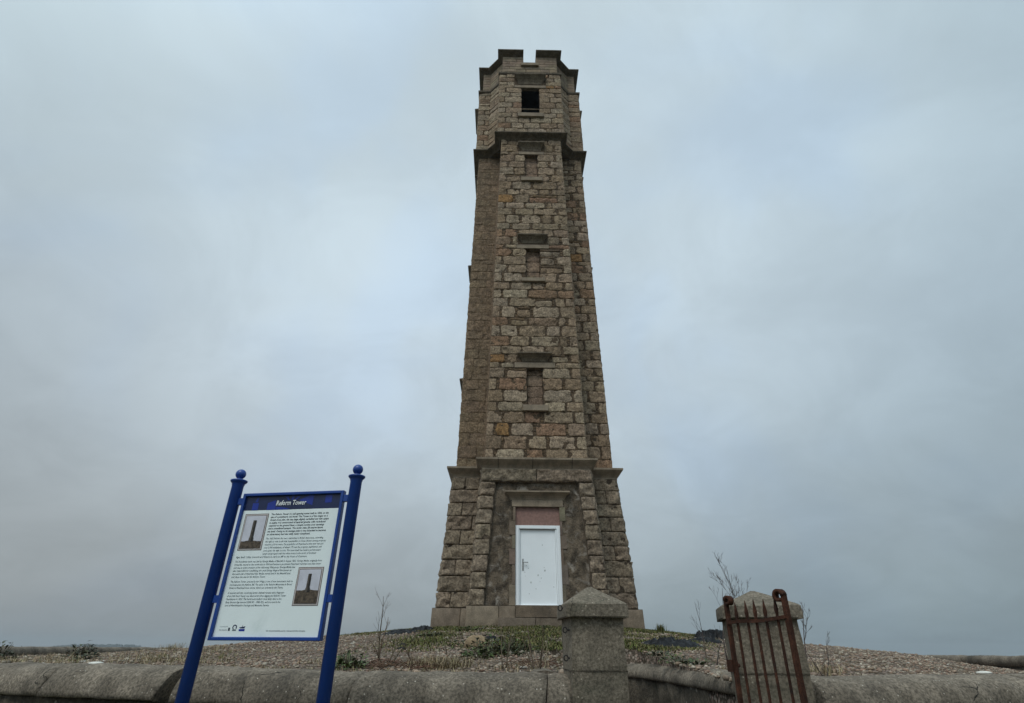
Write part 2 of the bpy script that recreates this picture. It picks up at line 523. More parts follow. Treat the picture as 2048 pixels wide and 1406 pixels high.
RUB = dict(bed=0.010, gap=(0.018, 0.105), wob=0.040, edge=0.016, relief=0.016, rough=0.028, tilt=0.008, round=0.25, fq=8.0, qw=0.03,
           lens=(0.36, 0.86), quoin=(0.26, 0.46))
FLUSH = dict(RUB, bed=0.008, gap=(0.008, 0.03), wob=0.016, edge=0.012, relief=0.006, rough=0.012, round=0.2)
ROCK = dict(bed=0.006, gap=(0.006, 0.009), wob=0.008, edge=0.026, relief=0.028, rough=0.046, tilt=0.014, round=0.0, fq=6.5, qw=0.04,
            lens=(0.50, 0.85), quoin=(0.34, 0.62))
ASHLAR = dict(bed=0.008, gap=(0.006, 0.010), wob=0.004, edge=0.010, relief=0.008, rough=0.004, tilt=0.0, round=0.0, fq=4, qw=0.02,
              lens=(0.35, 0.75), quoin=(0.28, 0.5))
PINS = ((0.135, 0.094, 0.058), (0.105, 0.075, 0.048), (0.180, 0.126, 0.076))

def rubble_tone(rng):
    r = rng.random()
    if r < 0.016:
        return jit(rng, (0.310, 0.185, 0.085), 0.12, 0.02)
    if r < 0.09:
        return jit(rng, (0.275, 0.180, 0.118), 0.12, 0.02)
    if r < 0.30:
        return jit(rng, (0.262, 0.196, 0.134), 0.14, 0.02)
    if r < 0.62:
        return jit(rng, (0.330, 0.268, 0.198), 0.14, 0.02)
    return jit(rng, (0.296, 0.230, 0.163), 0.14, 0.02)

def rock_tone(rng):
    return jit(rng, (0.250, 0.204, 0.152), 0.12, 0.015)

def plain_tone(rng):
    return jit(rng, (0.238, 0.198, 0.152), 0.10, 0.015)

def masonry(mb, face, courses, st, rng, tone, cell, excl=(), corners=(True, True), flip=0):
    for ci, (z0, z1) in enumerate(courses):
        zm = (z0 + z1) / 2
        hw = face.half(zm)
        blocks = sorted((x0, x1) for x0, x1, a, b in excl if min(b, z1) - max(a, z0) > 0.35 * (z1 - z0))
        runs = []
        cur, curc = -hw, corners[0]
        for x0, x1 in blocks:
            if x0 > cur + 0.03:
                runs.append((cur, x0, curc, False))
            cur, curc = x1, False
        runs.append((cur, hw, curc, corners[1]))
        b = st['bed'] / 2
        for r0, r1, c0, c1 in runs:
            # lay stones from left to right
            L = r1 - r0
            if L < 0.04:
                continue
            cuts = []
            q0 = st['quoin'][(ci + flip) % 2] if c0 else None
            q1 = st['quoin'][(ci + flip + 1) % 2] if c1 else None
            x = r0
            lens = []
            if q0 and L > q0 + 0.15:
                lens.append(q0 * rng.uniform(0.85, 1.15))
            tot = sum(lens) + (q1 if (q1 and L > q1 + 0.3) else 0)
            while L - tot > st['lens'][1]:
                d = rng.uniform(*st['lens'])
                if L - tot - d < 0.18:
                    d = L - tot
                lens.append(d)
                tot += d
            if L - tot > 0.02:
                if L - tot < 0.16 and lens:
                    lens[-1] += L - tot
                else:
                    lens.append(L - tot)
            if q1 and L > q1 + 0.3:
                lens.append(q1)
            scale = L / sum(lens)
            x = r0
            for k, d in enumerate(lens):
                d *= scale
                first, last = k == 0, k == len(lens) - 1
                g0 = 0 if first else rng.uniform(*st['gap']) / 2
                g1 = 0 if last else rng.uniform(*st['gap']) / 2
                cl, cr = first and c0, last and c1
                if st is RUB and d > 0.42 and rng.random() < 0.22 and not (cl or cr):
                    # a stone levelled up with a thin pinning above
                    zz = z0 + (z1 - z0) * rng.uniform(0.60, 0.75)
                    one_stone(mb, face, x + g0, x + d - g1, z0 + b, zz - b, st, rng, cell, cl, cr, tone(rng))
                    one_stone(mb, face, x + g0, x + d - g1, zz + b, z1 - b, st, rng, cell, cl, cr, rng.choice(PINS))
                else:
                    one_stone(mb, face, x + g0, x + d - g1, z0 + b, z1 - b, st, rng, cell, cl, cr, tone(rng))
                if g1 > 0.028 and st is RUB and z1 - z0 > 0.18:
                    # little pinning stones in the wide upright joints
                    zz = z0 + 0.03
                    while zz < z1 - 0.07:
                        hh = rng.uniform(0.05, 0.10)
                        one_stone(mb, face, x + d - g1 * 0.9, x + d + g1 * 0.8, zz, min(zz + hh, z1 - 0.02), dict(st, wob=0.008, relief=0.006, rough=0.008), rng, cell, False, False, rng.choice(PINS))
                        zz += hh + 0.012
                x += d

def courses_between(breaks, hgt, rng, spread=0.16):
    out = []
    for a, b in zip(breaks[:-1], breaks[1:]):
        n = max(1, int(round((b - a) / hgt)))
        ws = [1 + rng.uniform(-spread, spread) for _ in range(n)]
        t = sum(ws)
        z = a
        for q in ws:
            out.append((z, z + (b - a) * q / t))
            z += (b - a) * q / t
    return out

def cell_for(face):
    n = face.n
    if n.y > 0.3:
        return 0.16
    if n.y > -0.3:
        return 0.085
    return 0.05

def stage_faces(p0, z0, p1, z1):
    n = len(p0)
    return [Face(p0[k], p0[(k + 1) % n], z0, p1[k], p1[(k + 1) % n], z1) for k in range(n)]

# --- plinth
rng = random.Random(3)
mb = MB()
pl0, pl1 = cross_plan(1.565, 2.385), cross_plan(1.547, 2.364)
for i, f in enumerate(stage_faces(pl0, 0.02, pl1, 0.815)):
    wall_plane(mb, f, c=(0.07, 0.055, 0.04))
    corner = (i % 3 != 2, i % 3 != 1)
    masonry(mb, f, [(0.02, 0.40), (0.40, 0.815)], dict(ASHLAR, lens=(0.45, 0.9), quoin=(0.5, 0.62), bed=0.012), rng, plain_tone, 0.12,
            corners=corner, excl=[(-0.515, 0.50, 0.55, 0.80)] if i == 0 else ())
mb.poly([(x, y, 0.815) for x, y in pl1], (0.20, 0.165, 0.125))
build(mb, 'plinth', M['plinth'], tower, T0)
# door sill stone and step
mb = MB()
mb.box((-0.51, -2.395, 0.60), (0.495, -2.2, 0.826), (0.17, 0.135, 0.10))
build(mb, 'door_sill', M['plinth'], tower, T0)
mb = MB()
mb.box((-0.875, -2.68, 0.28), (-0.12, -2.37, 0.575), (0.20, 0.165, 0.13))
mb.box((-0.108, -2.675, 0.28), (0.56, -2.37, 0.57), (0.19, 0.155, 0.12))
build(mb, 'door_step', M['plinth'], tower, T0)

# --- rock-faced ground stage
rng = random.Random(11)
BZ0, BZ1 = 0.815, 3.84
b0, b1 = cross_plan(1.505, 2.28), cross_plan(1.323, 2.092)
bc_ = courses_between([BZ0, 3.52, BZ1], 0.335, rng, 0.08)
mb = MB()
bf = stage_faces(b0, BZ0, b1, BZ1)
DW = 0.515
for i, f in enumerate(bf):
    corner = (i % 3 != 2, i % 3 != 1)
    if i == 0:
        # stones frame a sunk panel that narrows upwards
        for z0, z1 in bc_[:-1]:
            pass
        P = f.P
        pd = -0.075
        zt = 3.52
        hb_, ht_ = 1.185, 0.985
        c = (0.075, 0.058, 0.042)
        for sgn in (-1, 1):
            q = [P(sgn * hb_, BZ0), P(sgn * f.half(BZ0), BZ0), P(sgn * f.half(zt), zt), P(sgn * ht_, zt)]
            mb.poly(q if sgn > 0 else q[::-1], c)
            q = [P(sgn * hb_, BZ0), P(sgn * ht_, zt), P(sgn * ht_, zt, pd), P(sgn * hb_, BZ0, pd)]
            mb.poly(q if sgn > 0 else q[::-1], (0.20, 0.165, 0.125))
        mb.poly([P(-f.half(zt), zt), P(f.half(zt), zt), P(f.half(BZ1), BZ1), P(-f.half(BZ1), BZ1)], c)
        mb.poly([P(-ht_, zt), P(ht_, zt), P(ht_, zt, pd), P(-ht_, zt, pd)], (0.17, 0.14, 0.105))
        for ci, (z0, z1) in enumerate(bc_):
            if z1 > zt + 0.05:
                one_stone(mb, f, -f.half(z0), -0.015, z0 + 0.006, z1 - 0.006, dict(ROCK, relief=0.04), rng, 0.045, True, False, rock_tone(rng))
                one_stone(mb, f, 0.0, f.half(z0), z0 + 0.006, z1 - 0.006, dict(ROCK, relief=0.04), rng, 0.045, False, True, rock_tone(rng))
            else:
                xm = lerp(hb_, ht_, ((z0 + z1) / 2 - BZ0) / (zt - BZ0))
                one_stone(mb, f, -f.half(z0), -xm - 0.012, z0 + 0.006, z1 - 0.006, ROCK, rng, 0.04, True, False, rock_tone(rng))
                one_stone(mb, f, xm + 0.012, f.half(z0), z0 + 0.006, z1 - 0.006, ROCK, rng, 0.04, False, True, rock_tone(rng))
        continue
    wall_plane(mb, f, c=(0.075, 0.058, 0.042))
    masonry(mb, f, bc_, ROCK, rng, rock_tone, max(0.045, cell_for(f) * 0.8), corners=corner, flip=i % 2)
build(mb, 'ground_stage', M['rock'], tower, T0)

# sunk panel of old harling round the door
f0 = bf[0]
mb = MB()
pd = -0.075
def PP(s, z, h=0.0):
    return f0.P(s, z, pd + h)
JT, JX = 2.95, 0.53
NX, NZ = 40, 46
def harl_quad(x0, x1, z0, z1, nx, nz):
    ids = []
    for j in range(nz + 1):
        z = lerp(z0, z1, j / nz)
        hw_ = lerp(1.20, 0.995, (z - BZ0) / (3.52 - BZ0))
        a = -hw_ if x0 is None else x0
        b = hw_ if x1 is None else x1
        row = []
        for i in range(nx + 1):
            s = lerp(a, b, i / nx)
            h = 0.020 * fbm((s * 4, z * 4, 5.5), 4) + 0.012 * noise.noise(Vector((s * 14, z * 14, 1)))
            row.append(mb.vert(PP(s, z, h)))
        ids.append(row)
    for j in range(nz):
        for i in range(nx):
            mb.face((ids[j][i], ids[j][i + 1], ids[j + 1][i + 1], ids[j + 1][i]), True)
harl_quad(None, -JX, BZ0, JT, 14, 44)
harl_quad(JX, None, BZ0, JT, 14, 44)
harl_quad(None, None, JT, 3.53, 40, 12)
build(mb, 'harled_panel', M['harl'], tower, T0)

# door surround: jamb stones, lintel, cornice over the door
rng = random.Random(5)
jamb = {-1: MB(), 1: MB()}
zs = [0.83, 1.25, 1.66, 2.0, 2.3, 2.62, 2.945]
for k, (z0, z1) in enumerate(zip(zs[:-1], zs[1:])):
    for sgn in (-1, 1):
        wd = (0.055 if (k + (sgn > 0)) % 2 else 0.125) + rng.uniform(-.01, .02)
        x0, x1 = sorted((sgn * DW, sgn * (DW + wd)))
        pts = lambda h: [PP(x0, z0 + .004, h), PP(x1, z0 + .004, h), PP(x1, z1 - .004, h), PP(x0, z1 - .004, h)]
        tn = jit(rng, (0.20, 0.165, 0.128), 0.14)
        jamb[sgn].loft([pts(-0.25), pts(0.022)], True, False, tn, False, True)
for sgn in (-1, 1):
    build(jamb[sgn], 'door_jamb', M['plinth'], tower, T0)
mb = MB()
pts = lambda h: [PP(-0.60, 2.95, h), PP(0.60, 2.95, h), PP(0.60, 3.10, h), PP(-0.60, 3.10, h)]
mb.loft([pts(-0.25), pts(0.03)], True, False, (0.2, 0.165, 0.125), False, True)
build(mb, 'door_lintel', M['dressed'], tower, T0)

def hood(face_P, xb, xt, zb, zt, proj, fas, h0=0.0):
    """small cornice: hollow underside, thin fascia, weathered top"""
    m = MB()
    prof = [(0.0, 0.0), (0.12, 0.28), (0.34, 0.55), (0.68, 0.80), (0.92, 0.93), (1.0, 1.0)]
    rings = []
    for d, t in prof:
        z = lerp(zb, zt - fas, t)
        x = lerp(xb, xt, d)
        rings.append([face_P(-x, z, h0 - 0.05), face_P(-x, z, h0 + 0.012 + proj * d), face_P(x, z, h0 + 0.012 + proj * d), face_P(x, z, h0 - 0.05)])
    rings.append([face_P(-xt, zt, h0 - 0.05), face_P(-xt, zt, h0 + 0.012 + proj), face_P(xt, zt, h0 + 0.012 + proj), face_P(xt, zt, h0 - 0.05)])
    rings.append([face_P(-xt, zt + 0.03, h0 - 0.05), face_P(-xt, zt + 0.03, h0 + 0.0), face_P(xt, zt + 0.03, h0 + 0.0), face_P(xt, zt + 0.03, h0 - 0.05)])
    m.loft(rings, True, False, None, True, True)
    return m
build(hood(PP, 0.64, 0.765, 3.105, 3.285, 0.155, 0.03), 'door_cornice', M['dressed'], tower, T0)

# red-brown board over the door, then the door itself
mb = MB()
pts = lambda h: [PP(-DW, 2.53, h), PP(DW, 2.53, h), PP(DW, 2.946, h), PP(-DW, 2.946, h)]
mb.loft([pts(-0.2), pts(-0.045)], True, False, None, False, True)
build(mb, 'overdoor_panel', M['redboard'], tower, T0)
door = bpy.data.objects.new('door', None)
mb = MB()
DZ0, DZ1 = 0.83, 2.525
pts = lambda h: [PP(-0.405, DZ0 + .03, h), PP(0.395, DZ0 + .03, h), PP(0.395, DZ1 - .09, h), PP(-0.405, DZ1 - .09, h)]
mb.loft([pts(-0.2), pts(-0.075)], True, False, None, False, True)
door = build(mb, 'door', M['upvc'], tower, T0)
mb = MB()
def bar(x0, x1, z0, z1, h0, h1):
    pts = lambda h: [PP(x0, z0, h), PP(x1, z0, h), PP(x1, z1, h), PP(x0, z1, h)]
    g = 0.006
    pin = lambda h: [PP(x0 + g, z0 + g, h), PP(x1 - g, z0 + g, h), PP(x1 - g, z1 - g, h), PP(x0 + g, z1 - g, h)]
    mb.loft([pts(h0), pts(h1 - g), pin(h1)], True, False, None, False, True)
bar(-DW, -0.435, DZ0, DZ1, -0.2, -0.012)
bar(-0.434, -0.408, DZ0, DZ1 - .075, -0.2, -0.035)
bar(0.43, DW, DZ0, DZ1, -0.2, -0.012)
bar(0.398, 0.429, DZ0, DZ1 - .075, -0.2, -0.035)
bar(-0.434, 0.429, DZ1 - 0.074, DZ1, -0.2, -0.014)
bar(-0.407, 0.397, DZ0, DZ0 + 0.028, -0.2, -0.03)
build(mb, 'door_frame', M['upvc'], door, T0)
mb = MB()
hx = -0.345
pts = lambda h, g=0: [PP(hx - .018 + g, 1.55 + g, h), PP(hx + .018 - g, 1.55 + g, h), PP(hx + .018 - g, 1.80 - g, h), PP(hx - .018 + g, 1.80 - g, h)]
mb.loft([pts(-0.075), pts(-0.068), pts(-0.065, .004)], True, False, None, False, True)
mb.tube([PP(hx, 1.72, -0.066), PP(hx, 1.72, -0.025), PP(hx + 0.02, 1.72, -0.02), PP(hx + 0.115, 1.715, -0.02)], 0.010, 8)
mb.tube([PP(hx, 1.60, -0.066), PP(hx, 1.60, -0.055)], 0.012, 8)
build(mb, 'handle', M['steel'], door, T0)
rng = random.Random(8)
for sx_, sz_, sr_ in ((0.145, 1.555, .021), (-0.01, 1.46, .019), (-0.17, 1.31, .019), (0.06, 1.40, .010), (0.13, 1.62, .010), (-0.22, 1.60, .014), (-0.06, 1.18, .011),
                      (0.33, 1.22, .012), (-0.27, 1.66, .012), (-0.30, 1.52, .011), (0.10, 2.10, .012), (-0.21, 1.08, .010), (-0.29, 1.44, .008), (0.03, 1.33, .007)):
    mb = MB()
    n = 11
    rr = [sr_ * rng.uniform(0.6, 1.25) for _ in range(n)]
    ring = lambda h, k: [PP(sx_ + k * rr[q] * math.cos(2 * math.pi * q / n), sz_ + k * 1.15 * rr[q] * math.sin(2 * math.pi * q / n), h) for q in range(n)]
    mb.loft([ring(-0.076, 1), ring(-0.0735, 1), ring(-0.073, .7)], True, False, None, False, True)
    build(mb, 'scuff_mark', M['scuff'], door, T0)

# --- cornices: rings of the plan, swept
def cornice(a, A, zb, zt, over, fas, top_back, x2=None, lift=0.05, joints=True):
    m = MB()
    def ring(d, z):
        return [(x, y, z) for x, y in cross_plan(a + d, A + d, None if x2 is None else x2 + d * 0.4142)]
    prof = [(-0.10, 0.0), (0.012, 0.0), (0.022, 0.10), (0.10, 0.24), (0.26, 0.42), (0.52, 0.62), (0.80, 0.83), (0.97, 0.97), (1.0, 1.0)]
    rings = []
    for d, t in prof:
        rings.append(ring(d if d < 0.02 else over * d, lerp(zb, zt - fas, t)))
    rings.append(ring(over, zt))
    rings.append(ring(top_back, zt + lift))
    m.loft(rings)
    return m
build(cornice(1.323, 2.095, 3.835, 4.085, 0.158, 0.045, -0.08), 'lower_cornice', M['dressed'], tower, T0)
# upright joints of the lower cornice: dark pointing standing 2 mm proud
for xj in (-0.94, -0.10, 0.86):
    mb = MB()
    for d0, t0, d1, t1 in ((0.02, .10, .10, .24), (.10, .24, .26, .42), (.26, .42, .52, .62), (.52, .62, .80, .83), (.80, .83, 1, 1)):
        za, zb_ = lerp(3.835, 4.04, t0), lerp(3.835, 4.04, t1)
        mb.poly([(xj - .006, -2.098 - .158 * d0, za - .003), (xj + .006, -2.098 - .158 * d0, za - .003), (xj + .006, -2.098 - .158 * d1, zb_ - .003), (xj - .006, -2.098 - .158 * d1, zb_ - .003)], (0.05, .04, .03))
    mb.poly([(xj - .006, -2.256, 4.04), (xj + .006, -2.256, 4.04), (xj + .006, -2.256, 4.085), (xj - .006, -2.256, 4.085)], (0.05, .04, .03))
    build(mb, 'cornice_joint', M['plinth'], tower, T0)

# --- shaft
SZ0, SZ1 = 4.09, 15.91
sp0, sp1 = cross_plan(1.266, 2.024), cross_plan(1.056, 1.874)
sf = stage_faces(sp0, SZ0, sp1, SZ1)
WIN = [  # recess half width, sill bottom, sill top, recess top, lintel top, hood bottom, hood top
    (0.217, 5.385, 5.55, 6.665, 6.83, 6.865, 7.08, 0.55, 0.325),
    (0.219, 9.56, 9.69, 10.865, 11.02, 11.08, 11.345, 0.50, 0.345),
    (0.224, 13.80, 13.97, 15.14, 15.29, 15.34, 15.645, 0.44, 0.36),
]
rng = random.Random(21)
brk = [SZ0]
for q in WIN:
    brk += [q[1], q[3], q[4], q[6]]
brk.append(SZ1)
sc = courses_between(brk, 0.30, rng, 0.2)
holes = [(-q[0], q[0], q[2], q[3], 0.16) for q in WIN]
excl = []
for q in WIN:
    excl += [(-q[0], q[0], q[2], q[3]), (-q[7], q[7], q[3], q[4]), (-q[8], q[8], q[1], q[2]), (-0.47, 0.47, q[5] - .03, q[6])]
mb = MB()
for i, f in enumerate(sf):
    end = i % 3 == 0
    st = FLUSH if i == 11 or i == 10 else RUB   # the left arm has been flush pointed
    wall_plane(mb, f, holes if end else (), c=(0.165, 0.120, 0.078) if st is FLUSH else MORTAR)
    masonry(mb, f, sc, st, rng, (lambda r: jit(r, (0.222, 0.166, 0.112), 0.10, 0.02)) if st is FLUSH else rubble_tone, cell_for(f),
            excl if end else (), corners=(i % 3 != 2, i % 3 != 1), flip=i % 2)
# raised mortar fillet in the angle beside the flush-pointed arm
for z0, z1, in ((SZ0, SZ1),):
    fz = lambda a, A, z: [(-a - 0.085, -a - 0.012, z), (-a + 0.02, -a - 0.10, z), (-a + 0.03, -a + 0.03, z)]
    mb.loft([fz(1.266, 0, SZ0), fz(1.056, 0, SZ1)], True, False, (0.20, 0.145, 0.10))
build(mb, 'shaft', M['rubble'], tower, T0)

def build_window(q, face, depth, k, open_=False):
    """sunk blind window: infill, lintel, sill and hood"""
    P = face.P
    hw, zs0, zs1, zr, zl, zh0, zh1, lw, sw = q
    m = MB()
    rg = random.Random(int(zs0 * 100) + k)
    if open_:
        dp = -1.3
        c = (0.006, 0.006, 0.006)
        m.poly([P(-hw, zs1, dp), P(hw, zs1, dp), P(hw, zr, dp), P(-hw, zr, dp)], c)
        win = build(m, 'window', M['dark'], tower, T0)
    else:
        fc = Face((0, 0), (1, 0), 0, (0, 0), (1, 0), 1)
        class G:
            half = staticmethod(lambda z: hw)
            P = staticmethod(lambda s, z, h=0.0: face.P(s, z, h - depth + 0.012))
        m.poly([P(-hw, zs1, -depth + .004), P(hw, zs1, -depth + .004), P(hw, zr, -depth + .004), P(-hw, zr, -depth + .004)], MORTAR)
        z = zs1
        while z < zr - 0.05:
            h = min(rg.uniform(0.26, 0.42), zr - z)
            if zr - z - h < 0.1:
                h = zr - z
            one_stone(m, G, -hw + 0.008, hw - 0.008, z + 0.004, z + h - 0.004, dict(RUB, wob=0.010, relief=0.006, rough=0.012, edge=0.012), rg, 0.05, False, False,
                      jit(rg, (0.272, 0.200, 0.146), 0.12, 0.02))
            z += h
        win = build(m, 'window', M['rubble'], tower, T0)
    m = MB()
    pts = lambda h, g=0: [P(-lw + g, zr + .004 + g, h), P(lw - g, zr + .004 + g, h), P(lw - g, zl - g, h), P(-lw + g, zl - g, h)]
    m.loft([pts(-0.12), pts(0.022), pts(0.030, .008)], True, False, None, False, True)
    build(m, 'lintel', M['dressed'], win, T0)
    m = MB()
    pts = lambda h, g=0: [P(-sw + g, zs0 + g, h), P(sw - g, zs0 + g, h), P(sw - g, zs1 - g, h), P(-sw + g, zs1 - g, h)]
    m.loft([pts(-0.16), pts(0.085), pts(0.092, .007)], True, False, None, True, True)
    build(m, 'sill', M['dressed'], win, T0)
    hb_ = 0.335 if not open_ else 0.45
    ht_ = 0.465 if not open_ else 0.605
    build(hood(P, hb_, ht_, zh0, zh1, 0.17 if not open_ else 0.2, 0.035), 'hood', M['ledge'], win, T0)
    if open_:
        m = MB()
        m.tube([P(-hw, 17.53, -0.05), P(hw, 17.53, -0.05)], 0.022, 8)
        build(m, 'railing', M['dressed'], win, T0)
    return win
for k in (0, 3, 6, 9):
    for q in WIN:
        build_window(q, sf[k], 0.16, k)
# moss on the middle sill
mb = MB()
rng = random.Random(2)
f = sf[0]
for _ in range(260):
    s, h = rng.uniform(-0.22, 0.02), rng.uniform(-0.10, 0.085)
    z = 9.69
    for q in range(1):
        hh = rng.uniform(0.015, 0.05)
        a = f.P(s, z, h)
        d = Vector((rng.uniform(-.02, .02), rng.uniform(-.02, .02), hh))
        t = jit(rng, (0.125, 0.115, 0.022), .3)
        mb.poly([a, a + Vector((.014, 0, 0)), a + d], t)
        mb.poly([a, a + Vector((0, .014, 0)), a + d], t)
build(mb, 'moss', M['blades'], tower, T0)

# --- cornice under the top stage, with splayed angles; its soffit closes the angles
X2 = 1.555
mb = cornice(1.075, 1.885, 15.905, 16.105, 0.20, 0.03, 0.10, None, 0.02)
mb = MB()
def ring_s(d, z):
    return [(x, y, z) for x, y in cross_plan(1.09 + d, 1.885 + d, 1.50 + d * 0.4142)]
mb.loft([ring_s(-0.35, 15.885), ring_s(0.0, 15.885), ring_s(0.02, 15.91), ring_s(0.05, 15.95), ring_s(0.10, 15.99), ring_s(0.165, 16.03), ring_s(0.20, 16.06), ring_s(0.208, 16.068), ring_s(0.208, 16.105), ring_s(0.10, 16.125)])
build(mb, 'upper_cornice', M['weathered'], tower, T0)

# --- top stage
UZ0, UZ1 = 16.12, 19.52
up = cross_plan(1.205, 1.99, X2)
up1 = cross_plan(1.175, 1.985, X2 - 0.01)
uf = stage_faces(up, UZ0, up1, UZ1)
Q4 = (0.338, 16.975, 17.17, 18.70, 18.85, 18.93, 19.325, 0.60, 0.47)
rng = random.Random(33)
uc = courses_between([UZ0, Q4[1], Q4[3], Q4[4], Q4[6], UZ1], 0.28, rng, 0.16)
mb = MB()
UR = dict(RUB, gap=(0.014, 0.05), wob=0.022, relief=0.016, rough=0.018)
ex = [(-Q4[0], Q4[0], Q4[2], Q4[3]), (-Q4[7], Q4[7], Q4[3], Q4[4]), (-Q4[8], Q4[8], Q4[1], Q4[2]), (-0.60, 0.60, Q4[5] - .03, Q4[6])]
for i, f in enumerate(uf):
    end = i % 4 == 0
    wall_plane(mb, f, [(-Q4[0], Q4[0], Q4[2], Q4[3], 1.3)] if end else (), c=MORTAR)
    masonry(mb, f, uc, UR, rng, rubble_tone, cell_for(f), ex if end else (), corners=(i % 4 in (0, 1), i % 4 in (0, 3)), flip=i % 2)
build(mb, 'top_stage', M['rubble'], tower, T0)
for k in (0, 4, 8, 12):
    build_window(Q4, uf[k], 1.3, k, True)
    # near-black lining of each opening, its colour standing in for a dark room
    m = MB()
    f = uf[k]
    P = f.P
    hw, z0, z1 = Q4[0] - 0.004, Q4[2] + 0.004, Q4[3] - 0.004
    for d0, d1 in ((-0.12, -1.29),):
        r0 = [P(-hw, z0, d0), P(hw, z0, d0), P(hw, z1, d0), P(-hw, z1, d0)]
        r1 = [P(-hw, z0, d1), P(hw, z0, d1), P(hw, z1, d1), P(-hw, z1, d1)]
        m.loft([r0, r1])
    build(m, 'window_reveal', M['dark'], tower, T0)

# --- string course
mb = MB()
def ring_t(d, z):
    return [(x, y, z) for x, y in cross_plan(1.175 + d, 1.985 + d, X2 + d * 0.4142)]
mb.loft([ring_t(-0.05, 19.50), ring_t(0.035, 19.515), ring_t(0.052, 19.55), ring_t(0.052, 19.62), ring_t(-0.08, 19.70), ring_t(-0.18, 19.70)])
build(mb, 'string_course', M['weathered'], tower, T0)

# --- parapet with one gap in each arm
PZ0, PZG, PZ1 = 19.69, 20.38, 20.86
pa, pA, px = 1.075, 1.865, 1.58
pp = cross_plan(pa, pA, px)
pf = stage_faces(pp, PZ0, pp, PZ1)
rng = random.Random(41)
pc = courses_between([PZ0, 20.22, PZG, PZ1], 0.165, rng, 0.1)
mb = MB()
PA = dict(ASHLAR, lens=(0.35, 0.7), quoin=(0.3, 0.5))
ptone = lambda r: jit(r, (0.255, 0.205, 0.152), 0.10, 0.04)
GX = 0.248
for i, f in enumerate(pf):
    end = i % 4 == 0
    P = f.P
    if end:
        hw = f.half(PZ0)
        mb.poly([P(-hw, PZ0), P(hw, PZ0), P(hw, PZG), P(-hw, PZG)], MORTAR)
        mb.poly([P(-hw, PZG), P(-GX, PZG), P(-GX, PZ1), P(-hw, PZ1)], MORTAR)
        mb.poly([P(GX, PZG), P(hw, PZG), P(hw, PZ1), P(GX, PZ1)], MORTAR)
        rc = (0.20, 0.16, 0.12)
        mb.poly([P(-GX, PZG), P(-GX, PZG, -.32), P(-GX, PZ1, -.32), P(-GX, PZ1)][::-1], rc)
        mb.poly([P(GX, PZG), P(GX, PZG, -.32), P(GX, PZ1, -.32), P(GX, PZ1)], rc)
        mb.poly([P(-GX, PZG), P(GX, PZG), P(GX, PZG, -.32), P(-GX, PZG, -.32)], rc)
        # inner faces of the parapet
        mb.poly([P(hw - .1, PZ0, -.32), P(-hw + .1, PZ0, -.32), P(-hw + .1, PZG, -.32), P(hw - .1, PZG, -.32)], rc)
        mb.poly([P(hw - .1, PZG, -.32), P(GX, PZG, -.32), P(GX, PZ1, -.32), P(hw - .1, PZ1, -.32)], rc)
        mb.poly([P(-GX, PZG, -.32), P(-hw + .1, PZG, -.32), P(-hw + .1, PZ1, -.32), P(-GX, PZ1, -.32)], rc)
    else:
        wall_plane(mb, f)
        wl = f.half(PZ0)
        mb.poly([P(wl, PZ0, -.3), P(-wl, PZ0, -.3), P(-wl, PZ1, -.3), P(wl, PZ1, -.3)], (0.2, .16, .12))
    masonry(mb, f, pc, PA, rng, ptone, 0.11, [(-GX, GX, PZG, PZ1 + 1), (-0.35, 0.35, 20.22, PZG)] if end else (), corners=(i % 4 in (0, 1), i % 4 in (0, 3)), flip=i % 2)
# lead roof within
mb.poly([(x, y, 19.72) for x, y in cross_plan(1.0, 1.8, 1.5)], (0.12, 0.12, 0.12))
build(mb, 'parapet', M['plinth'], tower, T0)
for k in (0, 4, 8, 12):
    P = pf[k].P
    m = MB()
    pts = lambda h, g=0: [P(-0.345 + g, 20.225 + g, h), P(0.345 - g, 20.225 + g, h), P(0.345 - g, PZG + .004 - g, h), P(-0.345 + g, PZG + .004 - g, h)]
    m.loft([pts(-0.30), pts(0.085), pts(0.092, .006)], True, False, None, False, True)
    build(m, 'crenel_sill', M['dressed'], tower, T0)
# cap stones of the four merlons, wrapping the splayed corners
for k in range(4):
    m = MB()
    prof = [(-0.32, 0.0), (0.004, 0.0), (0.030, 0.02), (0.075, 0.05), (0.130, 0.09), (0.180, 0.135), (0.200, 0.15), (0.200, 0.205), (-0.05, 0.25), (-0.32, 0.25)]
    path = []
    for d, dz_ in prof:
        a, A, x2 = pa + d, pA + d, px + d * 0.4142
        q = [(GX, -A), (a, -A), (a, -x2), (x2, -a), (A, -a), (A, -GX)]
        if d < -0.2:
            q[0], q[-1] = (GX, -A), (A, -GX)
        o = []
        for x, y in q:
            for _ in range(k):
                x, y = -y, x
            o.append((x, y, PZ1 - 0.004 + dz_))
        path.append(o)
    rings = [[path[j][i] for j in range(len(prof))] for i in range(6)]
    m.loft(rings, True, False, None, True, True)
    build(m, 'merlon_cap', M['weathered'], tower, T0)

# ================================================================== MOUND, GROUND
def mound_z(x, y):
    r = math.hypot(x - TX, y - TY)
    if r < 2.55:
        z = 0.425
    elif r < 7.0:
        z = 0.425 - 0.0905 * (r - 2.55)
    else:
        t = r - 7.0
        z = 0.022 - 0.0905 * t + 0.0085 * t * t
        z = max(z, -0.20)
    z -= 0.16 * sm(r, 7.2, 9.6) * sm(x - TX, 2.5, 6.0)
    z += 0.030 * fbm((x * 0.6, y * 0.6, 1.3), 3) * sm(r, 2.4, 4.0) + 0.014 * fbm((x * 2.3, y * 2.3, 7), 2)
    return z

